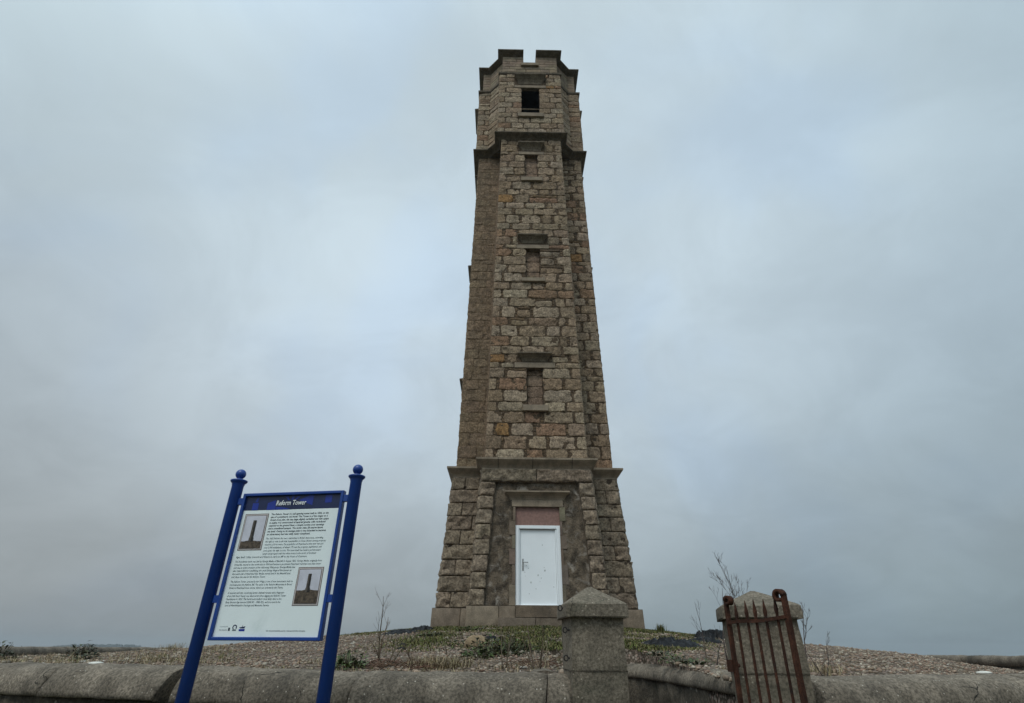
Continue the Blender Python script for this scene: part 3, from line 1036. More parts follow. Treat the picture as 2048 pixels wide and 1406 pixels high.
def ray(px_, py_):
    """direction (X/Y, Z/Y) of a line of sight, used to find where things stand on the ground"""
    u, v = (px_ - 1024) / F, (703 - py_) / F
    c, s = math.cos(ROLL), math.sin(ROLL)
    u, v = u * c - v * s, u * s + v * c
    Y = math.cos(PITCH) - v * math.sin(PITCH)
    return u / Y, (math.sin(PITCH) + v * math.cos(PITCH)) / Y

def at(px_, py_, y0=4.6, y1=16.0):
    q, r = ray(px_, py_)
    y = y0
    while y < y1:
        if mound_z(q * y, y) >= r * y:
            break
        y += 0.02
    return Vector((q * y, y, mound_z(q * y, y)))

RB = 10.30     # radius of the boundary wall's inner face
def in_passage(x, y):
    return y < 7.75 and 0.50 < x < 1.62
mb = MB()
step = 0.11
N = int(2 * 11.2 / step)
ids = {}
for j in range(N + 1):
    y = TY - 11.2 + j * step
    for i in range(N + 1):
        x = TX - 11.2 + i * step
        r = math.hypot(x - TX, y - TY)
        if r > 10.95:
            continue
        z = mound_z(x, y)
        if r > 10.58 or in_passage(x, y):
            z = -1.36
        ids[(i, j)] = mb.vert((x, y, z))
for (i, j), a in ids.items():
    q = [(i, j), (i + 1, j), (i + 1, j + 1), (i, j + 1)]
    if all(k in ids for k in q):
        mb.face([ids[k] for k in q], True)
mound = build(mb, 'mound', M['ground'])
tag(mound, kind='structure')

mb = MB()
rings = []
for rr in (0.5, 20, 60, 200, 700, 1650):
    rings.append([(rr * math.cos(2 * math.pi * k / 64), rr * math.sin(2 * math.pi * k / 64) + 8, -HC / S - (0 if rr < 40 else 0.0022 * min(rr, 2500))) for k in range(64)])
mb.loft(rings, True, True, None, True, False)
tag(build(mb, 'ground', M['field']), kind='structure')

# ================================================================== BOUNDARY WALLS
ZT = [(-180, -0.02), (-115, 0.0), (-60, 0.0), (-48, -0.09), (-35, -0.145), (-30, -0.135), (-26, -0.125), (-18, -0.122), (-14, -0.128), (-12, -0.138), (-8, -0.139), (-4, -0.139), (0, -0.136), (6, -0.15), (10, -0.15), (16, -0.14), (22, -0.137), (32, -0.11), (55, -0.035), (110, -0.045), (180, -0.04)]
def wall_top(deg):
    for (a, za), (b, zb) in zip(ZT[:-1], ZT[1:]):
        if a <= deg <= b:
            return lerp(za, zb, (deg - a) / (b - a))
    return -0.04
def ring_pt(deg, r):
    t = R(deg)
    return TX + r * math.sin(t), TY - r * math.cos(t)

COP = [(-0.01, -0.20), (-0.025, -0.10), (0.0, -0.040), (0.05, -0.008), (0.11, 0.0), (0.18, -0.003), (0.25, -0.014), (0.31, -0.036), (0.352, -0.078), (0.375, -0.135), (0.382, -0.185), (0.378, -0.215), (0.36, -0.222)]
def coping_section(d0, d1, seed, outer=0.0, lean=0.0, sub=None):
    m = MB()
    n = max(2, int((d1 - d0) * 10.5 * math.pi / 180 / 0.045)) if sub is None else sub
    rings = []
    for i in range(n + 1):
        d = lerp(d0, d1, i / n)
        zt = wall_top(d)
        r = []
        for k, (o, z) in enumerate(COP):
            # joints lean a little, as the sections have slipped
            dd = d + (lean * (z + 0.1) if i in (0, n) else 0)
            x, y = ring_pt(dd, RB + o)
            nz = 0.020 * fbm((x * 2.2, y * 2.2, z * 3 + seed), 3) + 0.010 * fbm((x * 9, y * 9, z * 9), 3)
            endr = 0.985 if i in (0, n) else 1.0
            x, y = ring_pt(dd, RB + 0.18 + (o - 0.18) * endr + outer + nz)
            r.append((x, y, zt + z * (1 if z > -0.18 else 1) + nz * 0.5 - (0.006 if i in (0, n) else 0)))
        rings.append(r)
    m.loft(rings, True, True, None, True, True)
    return m
def wall_base(d0, d1, seed):
    m = MB()
    n = max(2, int((d1 - d0) * 10.5 * math.pi / 180 / 0.09))
    rings = []
    for i in range(n + 1):
        d = lerp(d0, d1, i / n)
        zt = wall_top(d)
        r = []
        for o, z in ((0.03, -1.38), (0.03, -0.21), (0.335, -0.21)) + tuple((0.335, -0.26 - 0.09 * q) for q in range(13)):
            x, y = ring_pt(d, RB + o)
            nz = 0.03 * fbm((x * 3, y * 3, z * 4 + seed), 3) if o > 0.2 and z < -0.22 else 0
            x, y = ring_pt(d, RB + o + nz)
            r.append((x, y, max(-1.38, zt + z)))
        rings.append(r)
    m.loft(rings, True, True, None, True, True)
    return m
def boundary(name_label, d0, d1, joints, seed, lean=0.0):
    o = ring_pt((d0 + d1) / 2, RB + 0.2)
    org = (o[0], o[1], -HC / S)
    root = empty('boundary_wall', org, name_label, 'wall')
    build(wall_base(d0 + 0.15, d1 - 0.15, seed), 'wall_face', M['walling'], root, org)
    js = [d0] + joints + [d1]
    for k, (a, b) in enumerate(zip(js[:-1], js[1:])):
        build(coping_section(a + 0.015, b - 0.015, seed + k * 3.1, outer=(0.006 if k % 2 else 0.0), lean=lean), 'coping', M['coping'], root, org)
    return root
def deg_of(px_, py_=1340):
    """angle on the ring where a line of sight meets the wall"""
    q, _ = ray(px_, py_)
    best = min((abs((ring_pt(d / 10, RB + .1)[0]) - q * ring_pt(d / 10, RB + .1)[1]), d / 10) for d in range(-600, 600))
    return best[1]
dA, dB = deg_of(392), deg_of(412)
boundary('grey round-topped wall left of the blue sign, ending at the wide dark crack', -62, dA, [deg_of(-150), deg_of(20), deg_of(168)], 1.0, 1.5)
boundary('grey round-topped wall between the wide crack and the tall stone gate pillar', dB, -0.95, [deg_of(735), deg_of(1092)], 9.0, 0.6)
boundary('grey round-topped wall running right from the pillar with the rusty gate', deg_of(1585), 62, [deg_of(1990), 30, 40, 50], 17.0, 0.8)
def arc_back():
    org = (TX, TY + RB, -HC / S)
    root = empty('boundary_wall', org, 'far side of the round wall, low and dark beyond the mound', 'wall')
    build(wall_base(62.2, 179.8, 23.0), 'wall_face', M['walling'], root, org)
    build(wall_base(-179.8, -62.2, 29.0), 'wall_face', M['walling'], root, org)
    for k, (a, b) in enumerate(((62.2, 90), (90, 120), (120, 150), (150, 179.95), (-179.95, -150), (-150, -120), (-120, -90), (-90, -62.2))):
        build(coping_section(a + .02, b - .02, 31 + k), 'coping', M['coping'], root, org)
arc_back()

# wall round the sunken gateway
def sweep(path, prof, seed, amp=0.012, sub=0.08):
    """profile (d to the right of travel, z) swept along a path"""
    m = MB()
    pts = []
    for (x0, y0, z0), (x1, y1, z1) in zip(path[:-1], path[1:]):
        n = max(1, int(math.hypot(x1 - x0, y1 - y0) / sub))
        for i in range(n):
            pts.append(Vector((lerp(x0, x1, i / n), lerp(y0, y1, i / n), lerp(z0, z1, i / n))))
    pts.append(Vector(path[-1]))
    rings = []
    for i, p in enumerate(pts):
        d = pts[min(i + 3, len(pts) - 1)] - pts[max(i - 3, 0)]
        d.z = 0
        d.normalize()
        nrm = Vector((d.y, -d.x, 0))
        r = []
        for o, z in prof:
            q = p + nrm * o + Vector((0, 0, z))
            nz = amp * fbm((q.x * 3, q.y * 3, q.z * 4 + seed), 3)
            r.append(q + nrm * nz + Vector((0, 0, nz * 0.4)))
        rings.append(r)
    m.loft(rings, True, True, None, True, True)
    return m
gz = -0.135
gpath = [(0.33, 4.75, gz), (0.34, 6.4, gz), (0.40, 7.55, gz), (0.62, 7.80, gz), (1.40, 7.84, gz)]
gpath2 = [(1.44, 7.83, gz), (1.60, 7.55, gz), (1.70, 6.9, gz), (1.74, 6.2, gz), (1.76, 5.4, gz), (1.78, 4.55, gz)]
GC = [(-0.20, -0.20), (-0.20, -0.05), (-0.14, -0.01), (-0.06, 0.0), (0.0, -0.008), (0.06, -0.035), (0.095, -0.08), (0.105, -0.13), (0.09, -0.15)]
GW = [(-0.18, -1.3), (-0.18, -0.15), (0.06, -0.15), (0.06, -0.30), (0.06, -0.45), (0.06, -0.65), (0.06, -0.9), (0.06, -1.3)]
org = (1.2, 7.0, -HC / S)
gw = empty('gateway_wall', org, 'curved retaining wall seen through the gap between the two gate pillars', 'wall')
build(sweep(gpath, GC, 2.0), 'coping', M['coping'], gw, org)
build(sweep(gpath2, GC, 5.0), 'coping', M['coping'], gw, org)
build(sweep(gpath, GW, 3.0, 0.05), 'wall_face', M['walling'], gw, org)
build(sweep(gpath2, GW, 4.0, 0.05), 'wall_face', M['walling'], gw, org)

# ================================================================== GATE PILLARS
def pillar(cx, cy, w, d, zcap0, zcap1, zapex, ov, rz, label, seed):
    org = (cx, cy, -HC / S)
    root = empty('gate_pillar', org, label, 'pillar', rz)
    m = MB()
    def sq(hw, hd, z, wob=0.0, n=7):
        o = []
        for (x0, y0), (x1, y1) in (((-hw, -hd), (hw, -hd)), ((hw, -hd), (hw, hd)), ((hw, hd), (-hw, hd)), ((-hw, hd), (-hw, -hd))):
            for i in range(n):
                t = i / n
                x, y = lerp(x0, x1, t), lerp(y0, y1, t)
                k = wob * fbm((x * 5 + seed, y * 5, z * 5), 3)
                f = 1 + k / max(hw, .1)
                if i == 0 and wob:
                    f -= 0.022
                o.append((x * f, y * f, z))
        return o
    zs_ = [-HC / S - .05] + [lerp(-HC / S, zcap0, i / 26) for i in range(1, 27)]
    rings = []
    for z in zs_:
        wd = 1.0 + 0.018 * sm(zcap0 - z, 0, 1.4)
        if abs(z + 0.118) < 0.035:
            wd -= 0.0
        rings.append(sq(w / 2 * wd, d / 2 * wd, z, 0.012))
    m.loft(rings, True, False, None, True, True)
    build(m, 'shaft', M['pillar'], root, (0, 0, -HC / S))
    # joint line round the shaft
    m = MB()
    z = -0.118
    m.loft([sq(w / 2 * 1.008, d / 2 * 1.008, z - .005, .012), sq(w / 2 * 1.012, d / 2 * 1.012, z - .004, .012), sq(w / 2 * 1.012, d / 2 * 1.012, z + .004, .012), sq(w / 2 * 1.008, d / 2 * 1.008, z + .005, .012)], True, False)
    build(m, 'mortar_joint', M['walling'], root, (0, 0, -HC / S))
    m = MB()
    W2, D2 = w / 2 + ov, d / 2 + ov
    m.loft([sq(w / 2 - .03, d / 2 - .03, zcap0 + .002), sq(W2 - .006, D2 - .006, zcap0), sq(W2, D2, zcap0 + .008, .006), sq(W2, D2, lerp(zcap0, zcap1, .5), .006), sq(W2 - .002, D2 - .002, zcap1 - .008, .006),
            sq(W2 - .012, D2 - .012, zcap1, .004)] + [sq((W2 - .012) * (1 - t) + .012 * t, (D2 - .012) * (1 - t) + .012 * t, lerp(zcap1, zapex, t ** 0.96), .006) for t in (.2, .4, .6, .8, .95, 1.0)], True, False, None, True, True)
    build(m, 'capstone', M['pillar'], root, (0, 0, -HC / S))
    return root
mp = pillar(0.590, 4.335, 0.376, 0.42, 0.200, 0.293, 0.415, 0.034, R(3.5), 'weathered square gate pillar with pyramid cap standing alone below the white door', 1.0)
rp = pillar(1.676, 4.03, 0.420, 0.42, 0.186, 0.268, 0.367, 0.036, R(-14), 'weathered square gate pillar behind the rusty iron gate', 7.0)
for zz, oo in ((0.262, -0.028), (0.125, 0.002), (-0.045, 0.002)):
    m = MB()
    cx_ = -0.194 - 0.022 + oo
    pts = [(cx_ + 0.014 * math.cos(t), -0.13, zz + 0.017 * math.sin(t)) for t in [2 * math.pi * k / 14 for k in range(15)]]
    m.tube(pts, 0.0042, 6, cap=False)
    m.tube([(cx_ + .015, -0.13, zz), (cx_ + .09, -0.13, zz)], 0.006, 6)
    build(m, 'iron_ring', M['oldiron'], mp, (0, 0, -HC / S))

# ================================================================== RUSTY GATE
gL, gR = Vector((1.283, 3.49, 0)), Vector((1.452, 3.10, 0))
gate = empty('iron_gate', (gL.x, gL.y, -HC / S), 'rusty iron gate of spiked bars standing open against the right pillar', 'gate')
go = (gL.x, gL.y, -HC / S)
gd = (gR - gL).normalized()
gn = Vector((-gd.y, gd.x, 0))
def lean(p):
    return Vector((p[0] + 0.028 * (p[2] - 0.2), p[1], p[2]))
def flat_bar(m, a, b, wx, wy, n=10, tn=None):
    """rectangular bar with a little corrosion"""
    rings = []
    for i in range(n + 1):
        p = Vector(a).lerp(Vector(b), i / n)
        k = 1 + 0.10 * noise.noise(Vector((p.x * 9, p.y * 9, p.z * 14)))
        rings.append([lean(p + gd * sx * wx * k + gn * sy * wy * k) for sx, sy in ((-1, -1), (1, -1), (1, 1), (-1, 1))])
    m.loft(rings, True, False, None, True, True)
def scroll(m, top, dirn, r, wx, wy):
    """the post's head is beaten out and rolled over"""
    pts = []
    c = top + dirn * r
    for k in range(15):
        t = math.pi - k / 14 * math.pi * 1.75
        rr = r * (1 - 0.28 * k / 14)
        pts.append(c + dirn * rr * math.cos(t) + Vector((0, 0, rr * math.sin(t))))
    rings = []
    for i, p in enumerate(pts):
        d = (pts[min(i + 1, 14)] - pts[max(i - 1, 0)]).normalized()
        up_ = d.cross(gn).normalized()
        th = lerp(wx, wx * 0.75, i / 14)
        rings.append([lean(p + up_ * a * th + gn * b * wy) for a, b in ((-1, -1), (1, -1), (1, 1), (-1, 1))])
    m.loft(rings, True, True, None, True, True)
for p, dirn, r, wx, nm in ((gL, gd, 0.022, 0.0085, 'gate_post'), (gR, -gd, 0.029, 0.0112, 'gate_post')):
    m = MB()
    ztop = 0.262
    flat_bar(m, p + Vector((0, 0, -1.25)), p + Vector((0, 0, ztop)), wx, 0.012, 24)
    scroll(m, p + Vector((0, 0, ztop)), dirn, r, 0.009, 0.017)
    build(m, nm, M['rust'], gate, go)
for k in range(1, 6):
    p = gL.lerp(gR, k / 6 + (0.012 if k in (2, 5) else -0.006))
    m = MB()
    ztop = (0.252, 0.256, 0.258, 0.255, 0.266)[k - 1]
    flat_bar(m, p + Vector((0, 0, -1.12)), p + Vector((0, 0, ztop - 0.085)), 0.0052, 0.0052, 18)
    rings = []
    for t, wv in ((0, 0.0062), (0.25, 0.0078), (1, 0.0012)):
        q = p + Vector((0, 0, lerp(ztop - 0.085, ztop, t)))
        rings.append([lean(q + gd * sx * wv + gn * sy * wv) for sx, sy in ((-1, -1), (1, -1), (1, 1), (-1, 1))])
    m.loft(rings, True, False, None, False, True)
    build(m, 'gate_bar', M['rust'], gate, go)
for z, hgt in ((0.157, 0.0085), (-1.0, 0.012)):
    m = MB()
    a, b = gL + Vector((0, 0, z - (0.012 if z > 0 else 0))), gR + Vector((0, 0, z))
    rings = []
    for i in range(7):
        p = a.lerp(b, i / 6) - gn * 0.013 + Vector((0, 0, 0.004 * math.sin(i * 1.3)))
        rings.append([lean(p + gn * sx * 0.005 + Vector((0, 0, sy * hgt))) for sx, sy in ((-1, -1), (1, -1), (1, 1), (-1, 1))])
    m.loft(rings, True, False, None, True, True)
    build(m, 'gate_rail', M['rust'], gate, go)
for z in (-0.10, -0.98):
    m = MB()
    flat_bar(m, gL + gd * -0.02 + Vector((0, 0, z)), gL + gd * -0.02 + Vector((0, 0, z + 0.06)), 0.020, 0.022, 3)
    m.tube([gL + Vector((0, 0, z + .03)), gL + Vector((0.05, 0.10, z + .03)), gL + Vector((0.14, 0.36, z + .03))], 0.011, 6)
    build(m, 'hinge', M['rust'], gate, go)

# ================================================================== INFORMATION SIGN
so = (-1.4285, 3.5225, -HC / S)
sign = empty('information_sign', so, 'blue framed information board on two blue posts with ball tops', 'sign', math.atan2(-0.108, 0.697))
SO = (0, 0, -HC / S)
bw, bt, bb = 0.3525, 0.898, 0.0377
BH = bt - bb
def bx_(u):
    return -bw + 2 * bw * u
def bz_(v):
    return bt - BH * v
for sgn in (-1, 1):
    m = MB()
    m.lathe((sgn * 0.4205, 0, 0), [(0.037, -HC / S - 0.2), (0.037, 0.955), (0.040, 0.960), (0.040, 0.968), (0.046, 0.974), (0.054, 0.983), (0.054, 0.990), (0.044, 0.994), (0.022, 0.998), (0.018, 1.004)]
            + [(0.0335 * math.sin(t), 1.034 - 0.0335 * math.cos(t)) for t in [math.pi * (0.2 + 0.79 * k / 11) for k in range(12)]], 28)
    p = build(m, 'post', M['blue'], sign, SO)
m = MB()
m.box((-bw + .012, 0.004, bb + .012), (bw - .012, 0.02, bt - .012))
board = build(m, 'board', M['blue'], sign, SO)
m = MB()
def frame_bar(x0, x1, z0, z1):
    m.box((x0, -0.014, z0), (x1, 0.026, z1))
fw = 0.019
frame_bar(-bw, -bw + fw, bb, bt)
frame_bar(bw - fw, bw, bb, bt)
frame_bar(-bw + fw, bw - fw, bt - fw, bt)
frame_bar(-bw + fw, bw - fw, bb, bb + fw)
fr = build(m, 'frame', M['blue'], sign, SO)
bv = fr.modifiers.new('bevel', 'BEVEL')
bv.width = 0.004
bv.segments = 2
bv.limit_method = 'ANGLE'
for sgn in (-1, 1):
    for v in (0.058, 0.742):
        m = MB()
        x0, x1 = sorted((sgn * (bw - .002), sgn * 0.40))
        m.box((x0, -0.008, bz_(v) - 0.021), (x1, 0.018, bz_(v) + 0.021))
        build(m, 'bracket', M['blue'], sign, SO)
def flat(u0, u1, v0, v1, lvl, mat, name, par, skew=None):
    m = MB()
    y0, y1 = 0.003 - lvl * 0.0009, 0.003 - lvl * 0.0009 + 0.0007
    m.box((bx_(u0), y0, bz_(v1)), (bx_(u1), y1, bz_(v0)))
    return build(m, name, mat, par, SO)
e0, e1 = fw / (2 * bw), 1 - fw / (2 * bw)
face_ = flat(e0 - .004, e1 + .004, 0.128, 1 - fw / BH + .003, 0, M['panelwhite'], 'printed_panel', board)
head = flat(e0 - .004, e1 + .004, fw / BH - .003, 0.128, 0, M['navy'], 'header_panel', board)
# brighter shapes in the header artwork: pale shafts and shallow rays
m = MB()
def hshape(pts, lvl=1.0):
    m = MB()
    y = 0.003 - lvl * 0.0009
    a = [(bx_(u), y, bz_(v)) for u, v in pts]
    b = [(bx_(u), y + .0006, bz_(v)) for u, v in pts]
    m.loft([b, a], True, False, None, False, True)
    build(m, 'header_artwork', M['midblue'], head, SO)
hshape([(0.105, 0.128), (0.165, 0.128), (0.165, 0.073), (0.105, 0.073)])
hshape([(0.255, 0.128), (0.345, 0.128), (0.33, 0.055), (0.255, 0.075)])
hshape([(0.345, 0.128), (0.50, 0.128), (0.43, 0.112), (0.345, 0.105)])
hshape([(0.56, 0.06), (0.70, 0.100), (0.705, 0.025), (0.665, 0.025)])
hshape([(0.82, 0.085), (0.885, 0.085), (0.885, 0.026), (0.82, 0.026)])
hshape([(0.42, 0.030), (0.455, 0.058), (0.47, 0.058), (0.452, 0.030)])
hshape([(0.49, 0.030), (0.485, 0.056), (0.50, 0.056), (0.515, 0.030)])
hshape([(0.545, 0.030), (0.515, 0.057), (0.53, 0.058), (0.575, 0.030)])
hshape([(0.14, 0.032), (0.125, 0.066), (0.15, 0.066), (0.155, 0.032)])

def text(body, u0, v0, width_u, size_v, mat, name, par, bold=0.0, shear=0.15, lvl=2.0, pitch_v=None, longest=None, centre=False):
    """printed lettering as a thin mesh; the widest line is fitted to width_u"""
    cu = bpy.data.curves.new(name, 'FONT')
    cu.body = body
    cu.size = size_v * BH * S
    cu.shear = shear
    cu.offset = bold * cu.size
    cu.extrude = 0.0
    cu.resolution_u = 2
    if pitch_v:
        cu.space_line = pitch_v / size_v
    tmp = bpy.data.objects.new(name, cu)
    col.objects.link(tmp)
    dg = bpy.context.evaluated_depsgraph_get()
    dg.update()
    me = bpy.data.meshes.new_from_object(tmp.evaluated_get(dg))
    bpy.data.objects.remove(tmp)
    bpy.data.curves.remove(cu)
    n = len(me.vertices)
    co = np.empty(n * 3)
    me.vertices.foreach_get('co', co)
    co = co.reshape(-1, 3)
    k = width_u * 2 * bw * S / max(1e-6, co[:, 0].max() - min(0, co[:, 0].min()))
    nx = co[:, 0] * k + bx_(u0) * S
    nz = co[:, 1] + (bz_(v0) + HC / S) * S
    ny = np.full(n, (0.003 - lvl * 0.0009) * S)
    me.vertices.foreach_set('co', np.stack([nx, ny, nz], 1).ravel())
    me.materials.clear()
    me.materials.append(mat)
    me.update()
    o = bpy.data.objects.new(name, me)
    col.objects.link(o)
    o.parent = par
    return o
text('Reform Tower', 0.338, 0.0945, 0.300, 0.052, M['inkwhite'], 'title_lettering', head, 0.011, 0.16, 2.4)
PT = 0.0181
text("The Reform Tower is a tall tapering tower built in 1832, on the\nsite of a prehistoric cist burial. The Tower is of five stages on a\nGreek cross plan, the top stage slightly corbelled out with splays\nin angles. It is constructed of squared granite, with rock-faced\nmasonry at the ground floor, a simple cornice over openings\nand a crenellated parapet. The tower rises 58 metres above\nsea level. Owing to its vantage point it was intended to become\nan observatory but was sadly never completed.",
     0.314, 0.1665, 0.571, PT, M['ink'], 'lettering', face_, 0.018, 0.14, 1.0, 0.0208)
text("The 1832 Reform Act was a watershed in British democracy, extending\nthe right to vote to all male householders in Great Britain owning property\nvalued at \u00a310 or more. The population of Peterhead at this time was just\nover 5,000 inhabitants, of whom 172 met the property qualification and\nwere given the right to vote. The town itself was made a parliamentary\nburgh and grouped with five other towns in the north of Scotland:",
     0.314, 0.342, 0.580, PT * 0.97, M['inklight'], 'lettering', face_, 0.006, 0.14, 1.0, 0.0212)
text("Elgin, Banff, Cullen, Inverurie and Kintore to send one MP to the House of Commons.",
     0.065, 0.4695, 0.678, PT * 0.97, M['inklight'], 'lettering', face_, 0.006, 0.14, 1.0)
text("The foundation stone was laid by George Mudie of Meethill in August 1832. George Mudie, originally from\nKincardie, moved to the north-east in 1810 and became a prominent Peterhead merchant and ship-owner\nand was an active member of the reforming Whig party. George Mudie was\nalso responsible for establishing the small fishing village of Burnhaven on\nthe south side of Peterhead Bay. Mudie owned land in the Meethill area\nand chose the site for the Reform Tower.",
     0.066, 0.500, 0.822, PT * 0.97, M['inklight'], 'lettering', face_, 0.006, 0.14, 1.0, 0.0207)
text("The Reform Tower, erected by the Whigs, is one of two monuments built to\ncommemorate the Reform Bill. The other is the Reform Monument in Broad\nStreet in Peterhead town centre, which was erected by the Tories.",
     0.069, 0.635, 0.584, PT * 0.97, M['inklight'], 'lettering', face_, 0.006, 0.14, 1.0, 0.0203)
text("A tumulus and cist, containing human skeletal remains and a fragment\nof an Irish Food Vessel, was discovered when digging the Reform Tower\nfoundations in 1832. The burial and artefacts most likely date to the\nEarly Bronze Age (around 2200 BC - 1800 BC), and are now in the\ncare of Aberdeenshire Heritage and Museums Service.",
     0.069, 0.708, 0.548, PT * 0.97, M['inklight'], 'lettering', face_, 0.006, 0.14, 1.0, 0.0201)
text("In partnership with:", 0.072, 0.918, 0.075, 0.0095, M['inklight'], 'small_print', face_, 0.0, 0.0, 1.0)
text("Aberdeenshire", 0.072, 0.939, 0.072, 0.0105, M['ink'], 'small_print', face_, 0.006, 0.0, 1.0)
text("Visit www.peterheadwalks.co.uk for a trail map and further information.", 0.497, 0.944, 0.352, 0.0115, M['ink'], 'small_print', face_, 0.01, 0.0, 1.0)
# small partner emblems at the foot
def pblock(pts, mat, name, lvl=1.0):
    mm = MB()
    y = 0.003 - lvl * 0.0009
    mm.loft([[(bx_(u), y + .0006, bz_(v)) for u, v in pts], [(bx_(u), y, bz_(v)) for u, v in pts]], True, False, None, False, True)
    return build(mm, name, mat, face_, SO)
pblock([(0.153, 0.941), (0.169, 0.941), (0.169, 0.922), (0.153, 0.922)], M['ink'], 'emblem')
mm = MB()
yy = 0.003 - 0.0009
for a0 in range(0, 14):
    t0, t1 = R(-40 + a0 * 20), R(-40 + (a0 + 1) * 20)
    pr = lambda t, r: (bx_(0.209) + r * math.cos(t), yy, bz_(0.919) + r * 0.95 * math.sin(t))
    mm.poly([pr(t0, .0085), pr(t0, .0145), pr(t1, .0145), pr(t1, .0085)], None)
build(mm, 'emblem', M['navy'], face_, SO)
pblock([(0.193, 0.941), (0.226, 0.941), (0.226, 0.932), (0.193, 0.932)], M['inklight'], 'emblem')
pblock([(0.250, 0.920), (0.262, 0.926), (0.298, 0.926), (0.306, 0.913), (0.281, 0.917), (0.279, 0.905), (0.276, 0.917)], M['navy'], 'emblem')
pblock([(0.252, 0.943), (0.304, 0.943), (0.304, 0.930), (0.252, 0.930)], M['midblue'], 'emblem')
# two framed pictures of the tower
def picture(u0, u1, v0, v1, hor, tu0, tu1, tv, tb, seed):
    root = flat(u0, u1, v0, v1, 1.0, M['sepia'], 'picture', face_)
    du, dv = 0.0065, 0.0055
    flat(u0 + du, u1 - du, v0 + dv, v1 - dv, 2.0, M['printpale'], 'mount', root)
    flat(u0 + 2.0 * du, u1 - 2.0 * du, v0 + 2.0 * dv, v1 - 2.0 * dv, 3.0, M['sepia'], 'inner_border', root)
    flat(u0 + 2.9 * du, u1 - 2.9 * du, v0 + 2.9 * dv, hor, 4.0, M['printsky'], 'picture_sky', root)
    mm = MB()
    y = 0.003 - 5 * 0.0009
    pts = [(u0 + 2.9 * du, v1 - 2.9 * dv), (u1 - 2.9 * du, v1 - 2.9 * dv)]
    top = []
    rg = random.Random(seed)
    for k in range(9):
        t = k / 8
        top.append((lerp(u1 - 2.9 * du, u0 + 2.9 * du, t), hor + 0.006 - 0.010 * math.sin(math.pi * t) + rg.uniform(-.002, .002)))
    mm.poly([(bx_(u), y, bz_(v)) for u, v in pts + top])
    build(mm, 'picture_ground', M['printearth'], root, SO)
    mm = MB()
    y = 0.003 - 6 * 0.0009
    tm = lerp(tu0, tu1, 0.45)
    wt = (tu1 - tu0)
    mm.poly([(bx_(u), y, bz_(v)) for u, v in ((tm, tb), (tu1 + wt * .16, tb), (tu1 + wt * .12, tb - .028), (tu1, tb - .03), (tu1 - wt * .06, tv), (tm, tv))])
    build(mm, 'picture_tower', M['printtower'], root, SO)
    mm = MB()
    mm.poly([(bx_(u), y, bz_(v)) for u, v in ((tu0 - wt * .16, tb), (tm, tb), (tm, tv), (tu0 + wt * .06, tv), (tu0, tb - .03), (tu0 - wt * .12, tb - .028))])
    build(mm, 'picture_tower', M['printtowerlit'], root, SO)
picture(0.058, 0.292, 0.154, 0.417, 0.353, 0.154, 0.190, 0.203, 0.357, 3)
picture(0.686, 0.920, 0.538, 0.787, 0.690, 0.789, 0.822, 0.583, 0.702, 4)

# ================================================================== GROUND COVER
def pebbles(n, seed):
    rg = np.random.default_rng(seed)
    t = (1 + 5 ** 0.5) / 2
    ico = np.array([(-1, t, 0), (1, t, 0), (-1, -t, 0), (1, -t, 0), (0, -1, t), (0, 1, t), (0, -1, -t), (0, 1, -t), (t, 0, -1), (t, 0, 1), (-t, 0, -1), (-t, 0, 1)]) / math.sqrt(1 + t * t)
    tri = np.array([(0, 11, 5), (0, 5, 1), (0, 1, 7), (0, 7, 10), (0, 10, 11), (1, 5, 9), (5, 11, 4), (11, 10, 2), (10, 7, 6), (7, 1, 8), (3, 9, 4), (3, 4, 2), (3, 2, 6), (3, 6, 8), (3, 8, 9), (4, 9, 5), (2, 4, 11), (6, 2, 10), (8, 6, 7), (9, 8, 1)])
    V, T, C = [], [], []
    k = 0
    tones = np.array([(0.30, 0.230, 0.170), (0.36, 0.30, 0.23), (0.24, 0.175, 0.120), (0.40, 0.345, 0.27), (0.29, 0.19, 0.135), (0.19, 0.14, 0.095), (0.34, 0.245, 0.18)])
    while k < n:
        # uniform over the sector in view
        q = rg.uniform(-0.86, 0.90)
        y = math.sqrt(rg.uniform(4.4 ** 2, 15.5 ** 2))
        x = q * y
        r = math.hypot(x - TX, y - TY)
        if r > 10.45 or r < 2.3 or in_passage(x, y):
            continue
        turf = fbm((x * 0.7, y * 0.7, 3.3), 3)
        if turf_amount(x, y) > 0.35 and rg.random() < 0.80:
            continue
        if turf > 0.28 and rg.random() < 0.6:
            continue
        s = rg.lognormal(math.log(0.0125), 0.38)
        s = min(s, 0.032)
        sc_ = np.array([s * rg.uniform(.8, 1.4), s * rg.uniform(.7, 1.1), s * rg.uniform(.45, .8)])
        a, b = rg.uniform(0, 6.283), rg.uniform(-.4, .4)
        p = ico * sc_ * (1 + rg.uniform(-.18, .18, (12, 1)))
        p = np.stack([p[:, 0], p[:, 1] * math.cos(b) - p[:, 2] * math.sin(b), p[:, 1] * math.sin(b) + p[:, 2] * math.cos(b)], 1)
        p = np.stack([p[:, 0] * math.cos(a) - p[:, 1] * math.sin(a), p[:, 0] * math.sin(a) + p[:, 1] * math.cos(a), p[:, 2]], 1)
        V.append(p + np.array([x, y, mound_z(x, y) + s * 0.25]))
        T.append(tri + 12 * k)
        c = tones[rg.integers(len(tones))] * rg.uniform(.60, 1.02)
        if rg.random() < 0.008:
            c = np.array((0.50, 0.47, 0.42))
        C.append(np.repeat(c[None, :], 12, 0))
        k += 1
    m = MB()
    m.v = np.concatenate(V)
    m.f = [tuple(q) for q in np.concatenate(T).tolist()]
    m.c = np.concatenate(C)
    m.s = [True] * len(m.f)
    return m

